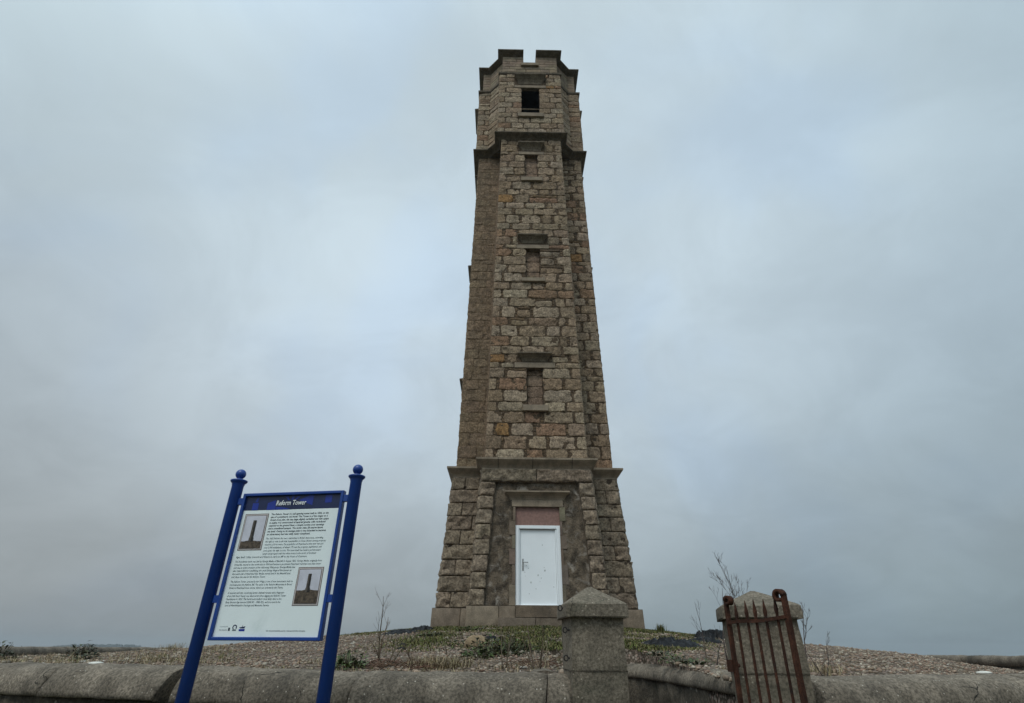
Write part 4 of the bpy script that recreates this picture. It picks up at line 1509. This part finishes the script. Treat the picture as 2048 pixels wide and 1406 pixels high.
SHEETS = [(at(a, b).x, at(a, b).y, c) for a, b, c in ((1345, 1290, .36), (1412, 1285, .28), (1438, 1278, .34), (1408, 1277, .2), (800, 1267, .3), (842, 1262, .24), (980, 1281, .13))]
def turf_amount(x, y):
    """where the thin turf grows: round the foot of the tower and in front of the door"""
    r = math.hypot(x - TX, y - TY)
    t = 1.0 - sm(r, 3.1, 5.2)
    # tongue running down towards the gateway
    d = abs(x - (0.55 + 0.02 * (y - 9)))
    t = max(t, (1 - sm(d, 0.8, 2.9)) * sm(y, 7.0, 8.2))
    t = max(t, (1 - sm(math.hypot((x - 2.8) / 1.6, (y - 11.6) / 1.2), 0.5, 1.2)) * 0.9)
    t = max(t, (1 - sm(math.hypot((x + 2.1) / 1.1, (y - 12.6) / 0.7), 0.5, 1.1)) * 0.8)
    t *= 0.62 + 1.5 * fbm((x * 1.1, y * 1.1, 8.8), 4)
    for sx_, sy_, sr_ in SHEETS:
        if math.hypot((x - sx_) / 1.3, y - sy_) < sr_:
            return 0.0
    return max(0.0, min(1.0, t))

gv = build(pebbles(34000, 5), 'gravel', M['pebbles'])
tag(gv, kind='stuff', label='pinkish beach pebbles and gravel covering the mound', cat='gravel')

def blade(m, rg, p, h, lean_, wd, tone):
    a = rg.uniform(0, 6.283)
    dirv = Vector((math.cos(a), math.sin(a), 0))
    side = Vector((-dirv.y, dirv.x, 0)) * wd
    p = Vector(p)
    mid = p + dirv * lean_ * 0.35 * h + Vector((0, 0, h * 0.62))
    tip = p + dirv * lean_ * h + Vector((0, 0, h * (1 - 0.45 * lean_)))
    t2 = tuple(x * 1.15 for x in tone)
    i = [m.vert(p - side, tone), m.vert(p + side, tone), m.vert(mid + side * .7, tone), m.vert(mid - side * .7, tone), m.vert(tip, t2)]
    m.face((i[0], i[1], i[2], i[3]), True)
    m.face((i[3], i[2], i[4]), True)

GREEN = ((0.105, 0.125, 0.026), (0.120, 0.122, 0.032), (0.062, 0.074, 0.020), (0.140, 0.122, 0.045), (0.180, 0.140, 0.066), (0.050, 0.054, 0.018))
STRAW = ((0.30, 0.23, 0.135), (0.25, 0.195, 0.115), (0.36, 0.29, 0.18), (0.205, 0.155, 0.09), (0.16, 0.14, 0.07))
rg = random.Random(77)
m = MB()
cnt = 0
while cnt < 42000:
    q = rg.uniform(-0.35, 0.42)
    y = rg.uniform(7.4, 14.0)
    x = q * y
    r = math.hypot(x - TX, y - TY)
    if r < 2.0 or (abs(x - TX) < 1.6 and y > TY - 2.4) or in_passage(x, y):
        continue
    ta = turf_amount(x, y)
    if rg.random() > ta:
        continue
    blade(m, rg, (x, y, mound_z(x, y)), rg.uniform(0.010, 0.055) * (1.5 if rg.random() < .06 else 1), rg.uniform(0.6, 1.6), 0.0050, jit(rg, rg.choice(GREEN), 0.25))
    cnt += 1
tag(build(m, 'turf', M['blades']), kind='stuff', label='thin green turf round the foot of the tower', cat='grass')

m = MB()
def tuft(px_, y, n, h, spread, pal=STRAW, wd=0.0024):
    for _ in range(max(2, n // 3)):
        x = px_ + rg.gauss(0, spread)
        yy_ = y + rg.gauss(0, spread * 0.7)
        if math.hypot(x - TX, yy_ - TY) > 10.42 or in_passage(x, yy_):
            continue
        for _q in range(4):
            blade(m, rg, (x + rg.gauss(0, .012), yy_ + rg.gauss(0, .012), mound_z(x, yy_) - 0.01), h * rg.uniform(0.35, 1.25), rg.uniform(0.35, 1.5), wd, jit(rg, rg.choice(pal), 0.28))
# the straw strip along the inside of the wall
for k in range(330):
    d = rg.uniform(-44, 34)
    if -1.0 < d < 7.5 or (-5.5 < d < -1 and rg.random() < .75):
        continue
    r = RB - abs(rg.gauss(0.15, 0.45)) - 0.1
    x, y = ring_pt(d, r)
    dens = 0.25 + 0.75 * (fbm((d * 0.25, 2.2, 0), 2) > -0.08)
    if d < -24:
        dens = 1.3
    elif d > 8:
        dens *= 0.28
    if rg.random() > dens:
        continue
    tuft(x, y, rg.randint(10, 26), rg.uniform(0.03, 0.08), 0.09, STRAW if rg.random() < 0.8 else STRAW[2:] + GREEN[3:])
for k in range(210):   # the drier slope on the left
    p = at(rg.uniform(-20, 470), rg.uniform(1301, 1328), 5.6)
    tuft(p.x, p.y, rg.randint(10, 26), rg.uniform(0.035, 0.10), 0.12, STRAW if rg.random() < 0.85 else GREEN)
for px_, py_, n, h in ((880, 1337, 240, 0.14), (850, 1338, 120, 0.11), (915, 1335, 140, 0.13), (985, 1340, 30, 0.07), (1060, 1342, 30, 0.08), (1075, 1338, 40, 0.10), (1640, 1345, 90, 0.12), (1660, 1348, 60, .1), (1365, 1318, 50, .06), (345, 1300, 160, .16), (430, 1300, 120, .10), (550, 1305, 60, .07), (505, 1318, 50, .06), (660, 1322, 50, .07), (1560, 1335, 30, .1)):
    p = at(px_, py_)
    tuft(p.x, p.y, n, h, 0.11)
for k in range(70):
    p = at(rg.uniform(600, 1460), rg.uniform(1275, 1338))
    tuft(p.x, p.y, rg.randint(5, 16), rg.uniform(0.03, 0.08), 0.06, STRAW if rg.random() < 0.6 else GREEN)
for k in range(60):
    p = at(rg.uniform(1600, 2040), rg.uniform(1300, 1345))
    tuft(p.x, p.y, rg.randint(4, 10), rg.uniform(0.02, 0.05), 0.10, STRAW if rg.random() < 0.5 else GREEN)
tag(build(m, 'dry_grass', M['blades']), kind='stuff', label='straw-coloured dead grass along the wall and on the mound', cat='grass')

# ---- leafy weeds
def weed(px_, py_, size, n, tones, label, leaf=0.05, flat_=0.5, group='green weeds on the mound', dist=None):
    p = at(px_, py_) if dist is None else Vector((ray(px_, py_)[0] * dist, dist, mound_z(ray(px_, py_)[0] * dist, dist)))
    m = MB()
    for k in range(n):
        a = rg.uniform(0, 6.283)
        rr = size * math.sqrt(rg.random())
        hh = size * flat_ * rg.random() ** 1.4 * (1.1 - (rr / size) ** 2)
        bx0, by0 = p.x + rr * math.cos(a), p.y + rr * math.sin(a)
        base = Vector((bx0, by0, mound_z(bx0, by0) + max(0.0, hh)))
        d = Vector((math.cos(a + rg.gauss(0, .7)), math.sin(a + rg.gauss(0, .7)), rg.uniform(-0.3, 0.9))).normalized()
        side = d.cross(Vector((0, 0, 1))).normalized()
        nrm = side.cross(d)
        L = leaf * rg.uniform(.55, 1.3)
        wd = L * rg.uniform(.22, .36)
        t = jit(rg, rg.choice(tones), .25)
        pts = [base, base + d * L * .35 + side * wd + nrm * L * .06, base + d * L * .72 + side * wd * .8, base + d * L - nrm * L * .18, base + d * L * .72 - side * wd * .8, base + d * L * .35 - side * wd + nrm * L * .06]
        c = [base + d * L * .35 - nrm * L * .03, base + d * L * .72 - nrm * L * .04]
        i = [m.vert(q, t) for q in pts + c]
        m.face((i[0], i[1], i[6]), True)
        m.face((i[1], i[2], i[7], i[6]), True)
        m.face((i[2], i[3], i[7]), True)
        m.face((i[3], i[4], i[7]), True)
        m.face((i[4], i[5], i[6], i[7]), True)
        m.face((i[5], i[0], i[6]), True)
    for k in range(max(4, n // 8)):
        a = rg.uniform(0, 6.283)
        q = p + Vector((math.cos(a), math.sin(a), 0)) * size * rg.uniform(.1, .7)
        q.z = mound_z(q.x, q.y)
        m.tube([p.lerp(q, .6) - Vector((0, 0, .01)), q + Vector((0, 0, size * flat_ * rg.uniform(.4, .95)))], [0.006, 0.003], 4, (0.06, 0.05, 0.025))
    return tag(build(m, 'weed', M['leaves'], None, tuple(p)), label, 'weed', group)
NET = ((0.055, 0.085, 0.020), (0.075, 0.105, 0.028), (0.040, 0.062, 0.018), (0.095, 0.115, 0.040))
DRK = ((0.030, 0.040, 0.018), (0.045, 0.055, 0.022), (0.060, 0.062, 0.028))
weed(702, 1336, 0.17, 150, NET, 'bright green nettle clump behind the wall beside the right sign post', 0.055, 0.75)
weed(690, 1328, 0.10, 60, NET, 'small nettle tuft partly behind the right sign post', 0.05, 0.8)
weed(160, 1313, 0.20, 190, DRK, 'dark bushy weed on the grassy slope near the left edge', 0.06, 0.85)
weed(172, 1319, 0.12, 70, DRK, 'low dark weed just below the bushy one at left', 0.05, 0.6)
weed(985, 1312, 0.34, 330, NET + DRK, 'broad green weed patch in front of the door steps', 0.06, 0.55)
weed(1030, 1304, 0.30, 240, NET + DRK, 'green weed patch left of the gate pillar, below the polythene scrap', 0.055, 0.55)
weed(955, 1316, 0.17, 110, NET, 'left-hand green weed with a tan stone behind it', 0.05, 0.4)
weed(1355, 1325, 0.17, 110, DRK + NET, 'dark green weed on top of the gateway wall', 0.05, 0.4)
weed(1395, 1330, 0.15, 80, DRK + NET, 'low green weed on the gateway wall beside the rusty gate', 0.045, 0.3)
weed(1322, 1312, 0.16, 90, DRK, 'brownish weed between gate pillar and black polythene', 0.05, 0.35)
weed(1022, 1249, 0.17, 120, DRK + NET, 'dark weed tuft growing against the door step', 0.06, 0.6)
weed(990, 1248, 0.16, 100, DRK + NET, 'weed tuft at the left end of the door step', 0.055, 0.5)
weed(910, 1251, 0.17, 100, DRK + NET, 'weed tuft under the left corner of the plinth', 0.055, 0.45)
p = at(1322, 1265)
mt = MB()
for _ in range(240):
    blade(mt, rg, (p.x + rg.gauss(0, .05), p.y + rg.gauss(0, .05), mound_z(p.x, p.y) - .01), rg.uniform(.06, .24), rg.uniform(.1, .8), .004, jit(rg, rg.choice(GREEN[:4]), .25))
tag(build(mt, 'grass_tussock', M['blades'], None, tuple(p)), 'upright grassy tussock on the skyline right of the tower', 'tussock')
weed(1085, 1258, 0.15, 90, NET, 'low weed beside the gate pillar at the foot of the tower', 0.05, 0.4)
weed(860, 1273, 0.24, 150, NET + DRK, 'flat green weed patch left of the tower foot', 0.05, 0.25)
weed(940, 1262, 0.30, 190, NET + DRK, 'green weed strip below the left plinth corner', 0.05, 0.25)
weed(-2, 1296, 0.24, 150, DRK, 'dark shrub cut off by the left edge of the view', 0.06, 1.0, dist=9.0)

rw = random.Random(123)
for lbl, px0, px1, py0, py1, n_, pal in (('scattered small weed rosettes below the door steps', 900, 1120, 1268, 1300, 150, NET + DRK),):
    m = MB()
    for _ in range(n_):
        p = at(rw.uniform(px0, px1), rw.uniform(py0, py1))
        for k in range(rw.randint(5, 9)):
            a = rw.uniform(0, 6.283)
            d = Vector((math.cos(a), math.sin(a), rw.uniform(.15, .9))).normalized()
            sd_ = d.cross(Vector((0, 0, 1))).normalized()
            L = rw.uniform(.025, .075)
            t_ = jit(rw, rw.choice(pal), .3)
            q = [p, p + d * L * .5 + sd_ * L * .2, p + d * L - Vector((0, 0, L * .25)), p + d * L * .5 - sd_ * L * .2]
            m.poly(q, t_)
    tag(build(m, 'ground_weeds', M['leaves']), lbl, 'weeds', None, 'stuff')
# ---- bare saplings and dead stems
def twig_plant(px_, py_, height, stems, seed, label, tone, dist=None, name='sapling', cat='sapling', spread=0.22, levels=3, rad=0.008, group=None, upright=0.9):
    r_ = random.Random(seed)
    if dist is None:
        p = at(px_, py_)
    else:
        q = ray(px_, py_)[0]
        p = Vector((q * dist, dist, mound_z(q * dist, dist)))
    m = MB()
    def grow(o, d, L, r, lv):
        pts, rad_ = [o], [r]
        n = 6
        for i in range(n):
            d = (d + Vector((r_.gauss(0, .10), r_.gauss(0, .10), 0.05 * upright))).normalized()
            pts.append(pts[-1] + d * L / n)
            rad_.append(max(0.0010, r * 0.8 * (1 - 0.78 * (i + 1) / n)))
        m.tube(pts, rad_, 5, jit(r_, tone, .2))
        if lv > 0:
            for k in range(r_.randint(3, 5) if lv > 1 else r_.randint(2, 4)):
                i = r_.randint(2, n - 1)
                a = r_.uniform(0, 6.283)
                dd = (pts[i] - pts[i - 1]).normalized()
                sd_ = Vector((math.cos(a), math.sin(a), 0.2))
                grow(pts[i], (dd * 0.85 + sd_ * 0.55).normalized(), L * r_.uniform(.30, .52) * (1.15 - i / n * .5), rad_[i] * .65, lv - 1)
    for k in range(stems):
        a = r_.uniform(0, 6.283)
        o = p + Vector((math.cos(a), math.sin(a), 0)) * 0.03 * k
        o.z = mound_z(o.x, o.y) - 0.02
        grow(o, Vector((math.cos(a) * spread, math.sin(a) * spread, 1)).normalized(), height * r_.uniform(.7, 1.05), rad, levels)
    return tag(build(m, name, M['twigs'], None, tuple(p)), label, cat, group)
TW = (0.085, 0.068, 0.060)
SG = 'bare saplings round the right gate pillar'
def sap(px_, top, dist, stems, seed, label, **k):
    q = ray(px_, top)
    p0 = mound_z(q[0] * dist, dist)
    twig_plant(px_, 1300, q[1] * dist - p0, stems, seed, label, TW, dist=dist, group=SG, **k)
sap(1452, 1118, 6.4, 1, 4, 'tallest bare sapling, rising behind the left post of the rusty gate', spread=.06, rad=.010)
sap(1490, 1122, 6.2, 2, 6, 'twin-stemmed bare sapling rising behind the apex of the right pillar', spread=.14, rad=.009)
sap(1512, 1145, 5.9, 1, 9, 'short bare sapling just above the cap of the right pillar', spread=.20, rad=.008)
sap(1411, 1190, 6.6, 1, 12, 'thin bare sapling left of the rusty gate, in front of the sky', spread=.05, rad=.007, levels=2)
sap(1428, 1192, 6.0, 1, 15, 'leaning bare shoot between the thin sapling and the rusty gate', spread=.30, rad=.007, levels=1)
sap(1606, 1195, 4.9, 1, 17, 'bare sapling hugging the right side of the right pillar', spread=.05, rad=.008)
sap(1634, 1262, 4.85, 2, 19, 'small forked bare shoot right of the right pillar', spread=.25, rad=.006, levels=2)
DG = 'dead weed stems behind the front wall'
ST = (0.12, 0.088, 0.06)
twig_plant(757, 1322, 0.60, 2, 31, 'tall branched dead stem on the mound right of the sign', ST, name='dead_stem', cat='dead stem', spread=.14, levels=2, rad=.012, group=DG)
twig_plant(768, 1334, 0.34, 3, 33, 'spreading dead stems behind the wall right of the nettles', ST, name='dead_stem', cat='dead stem', spread=.55, levels=1, rad=.010, group=DG)
twig_plant(832, 1334, 0.26, 2, 35, 'crossed dead stems left of the straw tussock', ST, name='dead_stem', cat='dead stem', spread=.6, levels=1, rad=.009, group=DG)
twig_plant(895, 1312, 0.22, 1, 37, 'single thin dead stem above the straw tussock', ST, name='dead_stem', cat='dead stem', spread=.2, levels=1, rad=.009, group=DG)
twig_plant(1003, 1340, 0.42, 2, 39, 'thin dead stems in front of the broad weed patch', ST, name='dead_stem', cat='dead stem', spread=.15, levels=1, rad=.009, group=DG)
twig_plant(1066, 1343, 0.40, 4, 41, 'bundle of dead stems left of the lone gate pillar', ST, name='dead_stem', cat='dead stem', spread=.40, levels=1, rad=.010, group=DG)
twig_plant(1086, 1343, 0.26, 3, 43, 'pale broken stalks against the foot of the lone gate pillar', (0.30, 0.235, 0.15), name='dead_stem', cat='dead stem', spread=.3, levels=0, rad=.008, group=DG)
twig_plant(1416, 1335, 0.30, 1, 45, 'dark dead stem on the gateway wall beside the rusty gate', ST, name='dead_stem', cat='dead stem', spread=.1, levels=1, rad=.009, group=DG)
twig_plant(716, 1270, 0.14, 1, 47, 'tiny dead stem on the skyline right of the sign', ST, name='dead_stem', cat='dead stem', spread=.1, levels=0, rad=.004, group=DG)
twig_plant(48, 1312, 0.22, 3, 49, 'dead bracken stems at the far left behind the wall', ST, name='dead_stem', cat='dead stem', spread=.45, levels=2, rad=.005, group=DG)
twig_plant(130, 1322, 0.20, 3, 51, 'pale dead stems left of the dark bushy weed', (0.26, 0.20, 0.13), name='dead_stem', cat='dead stem', spread=.5, levels=1, rad=.004, group=DG)

rl = random.Random(55)
m = MB()
for k in range(150):
    p = at(rl.uniform(728, 850) if k < 110 else rl.uniform(1000, 1110), rl.uniform(1326, 1341))
    a = rl.gauss(0.1, .7)
    L = rl.uniform(.05, .22)
    d = Vector((math.cos(a), math.sin(a), rl.uniform(-.02, .25)))
    q = p + d * L
    m.tube([p + Vector((0, 0, .008)), p.lerp(q, .5) + Vector((0, 0, rl.uniform(.005, .04))), Vector((q.x, q.y, max(q.z, mound_z(q.x, q.y) + .004)))], [.004, .0035, .002], 4, jit(rl, (0.135, 0.082, 0.055), .35))
tag(build(m, 'dead_litter', M['twigs']), 'tangle of red-brown dead stalks lying behind the wall', 'litter', None, 'stuff')

# ---- torn black sheeting
def sheet(px_, py_, lx, ly, h, seed, label, rz=0.0, dist=None):
    p = at(px_, py_)
    r_ = random.Random(seed)
    m = MB()
    nx, ny = 34, 20
    ids = []
    for j in range(ny + 1):
        row = []
        for i in range(nx + 1):
            u, v = i / nx * 2 - 1, j / ny * 2 - 1
            ru = 1 + 0.30 * fbm((v * 2 + seed, 0.3, seed), 3)
            rv = 1 + 0.35 * fbm((u * 2.5 + seed, 4.3, seed), 3)
            x, y = u * lx * ru, v * ly * rv
            x, y = x * math.cos(rz) - y * math.sin(rz), x * math.sin(rz) + y * math.cos(rz)
            k = (1 - abs(u) ** 3) * (1 - abs(v) ** 3)
            rd = 1 - abs(fbm((u * 2.0 + seed, v * 1.6, seed * 2), 3)) * 1.9
            z = h * k * max(0, 0.15 + 0.85 * rd) + 0.008
            row.append(m.vert((p.x + x, p.y + y, mound_z(p.x + x, p.y + y) + z)))
        ids.append(row)
    for j in range(ny):
        for i in range(nx):
            m.face((ids[j][i], ids[j][i + 1], ids[j + 1][i + 1], ids[j + 1][i]), True)
    return tag(build(m, 'plastic_sheet', M['plastic'], None, tuple(p)), label, 'plastic sheet', 'torn black polythene on the mound')
sheet(1345, 1290, 0.36, 0.22, 0.10, 3, 'crumpled black polythene lying in the grass between the gate pillars', 0.2)
sheet(1412, 1285, 0.26, 0.14, 0.07, 5, 'narrow black polythene strip joining the crumpled sheet to the humped one', 0.25)
sheet(1438, 1278, 0.33, 0.20, 0.15, 8, 'humped black polythene heap just left of the rusty gate', 0.0)
sheet(1408, 1277, 0.16, 0.14, 0.13, 13, 'small hump of black polythene on the skyline beside the large heap', 0.0)
sheet(800, 1267, 0.30, 0.20, 0.07, 17, 'flat black polythene on the skyline left of the tower', 0.0)
sheet(842, 1262, 0.22, 0.18, 0.09, 19, 'rumpled black polythene nearer the left plinth corner', 0.0)
sheet(980, 1281, 0.10, 0.08, 0.06, 23, 'black polythene scrap caught in the weeds before the door', 0.0)
sheet(805, 1292, 0.05, 0.03, 0.03, 29, 'tiny black scrap lowest on the bare gravel left of the weeds', 0.0)
sheet(803, 1300, 0.06, 0.03, 0.03, 31, 'small dark scrap on the gravel just above the straw tussock', 0.3)

# ---- small pale stones
def lump(p, sx, sy, sz, label, seed, mat, name='stone', cat='stone'):
    m = MB()
    rings = []
    n = 14
    for j in range(1, 8):
        t = math.pi * j / 8
        rings.append([(p[0] + sx * math.sin(t) * math.cos(2 * math.pi * k / n) * (1 + .25 * noise.noise(Vector((k * .9 + seed, j * .7, seed)))),
                       p[1] + sy * math.sin(t) * math.sin(2 * math.pi * k / n) * (1 + .25 * noise.noise(Vector((k * .8, j * .7 + seed, seed)))),
                       p[2] - sz * math.cos(t)) for k in range(n)])
    m.loft(rings, True, True, None, True, True)
    return tag(build(m, name, mat, None, tuple(p)), label, cat)
def on_wall(px_, off):
    d = deg_of(px_)
    x, y = ring_pt(d, RB + off)
    return Vector((x, y, wall_top(d)))
p = on_wall(199, 0.14)
lump((p.x, p.y, p.z + 0.002), 0.055, 0.06, 0.016, 'white chalky lump on the wall top left of the sign', 1, M['whitish'])
p = on_wall(1978, 0.06)
lump((p.x, p.y, p.z + 0.004), 0.060, 0.03, 0.014, 'white scrap on the wall top at the far right', 2, M['whitish'])
p = at(953, 1297)
lump((p.x, p.y, p.z + 0.03), 0.17, 0.10, 0.13, 'tan wedge-shaped stone among the green weeds', 5, stone_mat('tan_stone', (0.27, 0.205, 0.13), var=.3, vscale=9, bump=.8))

# ================================================================== FAR AWAY
def far_land():
    m = MB()
    r_ = random.Random(6)
    Y = 1150.0 / S
    pts = []
    x0, x1 = ray(120, 1290)[0] * Y, ray(278, 1290)[0] * Y
    n = 90
    for k in range(n + 1):
        t = k / n
        x = lerp(x0, x1, t)
        env = sm(t, 0.0, 0.25) * (1 - sm(t, 0.93, 1.0))
        # the wood is a band of rounded crowns, each with depth
        h = (3.0 + 2.6 * env + 1.4 * env * noise.noise(Vector((t * 30, 0, 0)))) / S
        base = -HC / S - 0.0022 * 1000 - 0.6
        for q in range(2):
            yy_ = Y + r_.uniform(-12, 12)
            rr = r_.uniform(2.0, 3.6)
            hh = h * r_.uniform(.75, 1.1)
            prof = [(rr * .55, 0.0), (rr, (hh + 3) * .45), (rr * .85, (hh + 3) * .75), (rr * .35, (hh + 3))]
            m.lathe((x + r_.uniform(-1, 1), yy_, base), prof, 7)
    tag(build(m, 'distant_wood', M['farwood'], None, (lerp(x0, x1, .5), Y, 0)), kind='stuff', label='low grey wood on the horizon at far left', cat='wood')
far_land()

# ================================================================== SEA AIR
m = MB()
zb, ztop = (-1.2 - 6.5 - HC) / S, (28.5 - HC) / S
m.box((-1900, -1900, zb), (1900, 1900, ztop))
hz = build(m, 'haze', None)
tag(hz, kind='stuff')
hm = bpy.data.materials.new('sea_air')
hm.use_nodes = True
t = NT(hm.node_tree)
pv = t.node('ShaderNodeVolumePrincipled', {'Color': (0.60, 0.66, 0.70), 'Density': 0.0005})
o = t.node('ShaderNodeOutputMaterial')
t.l.new(pv.outputs[0], o.inputs['Volume'])
hz.data.materials[0] = hm
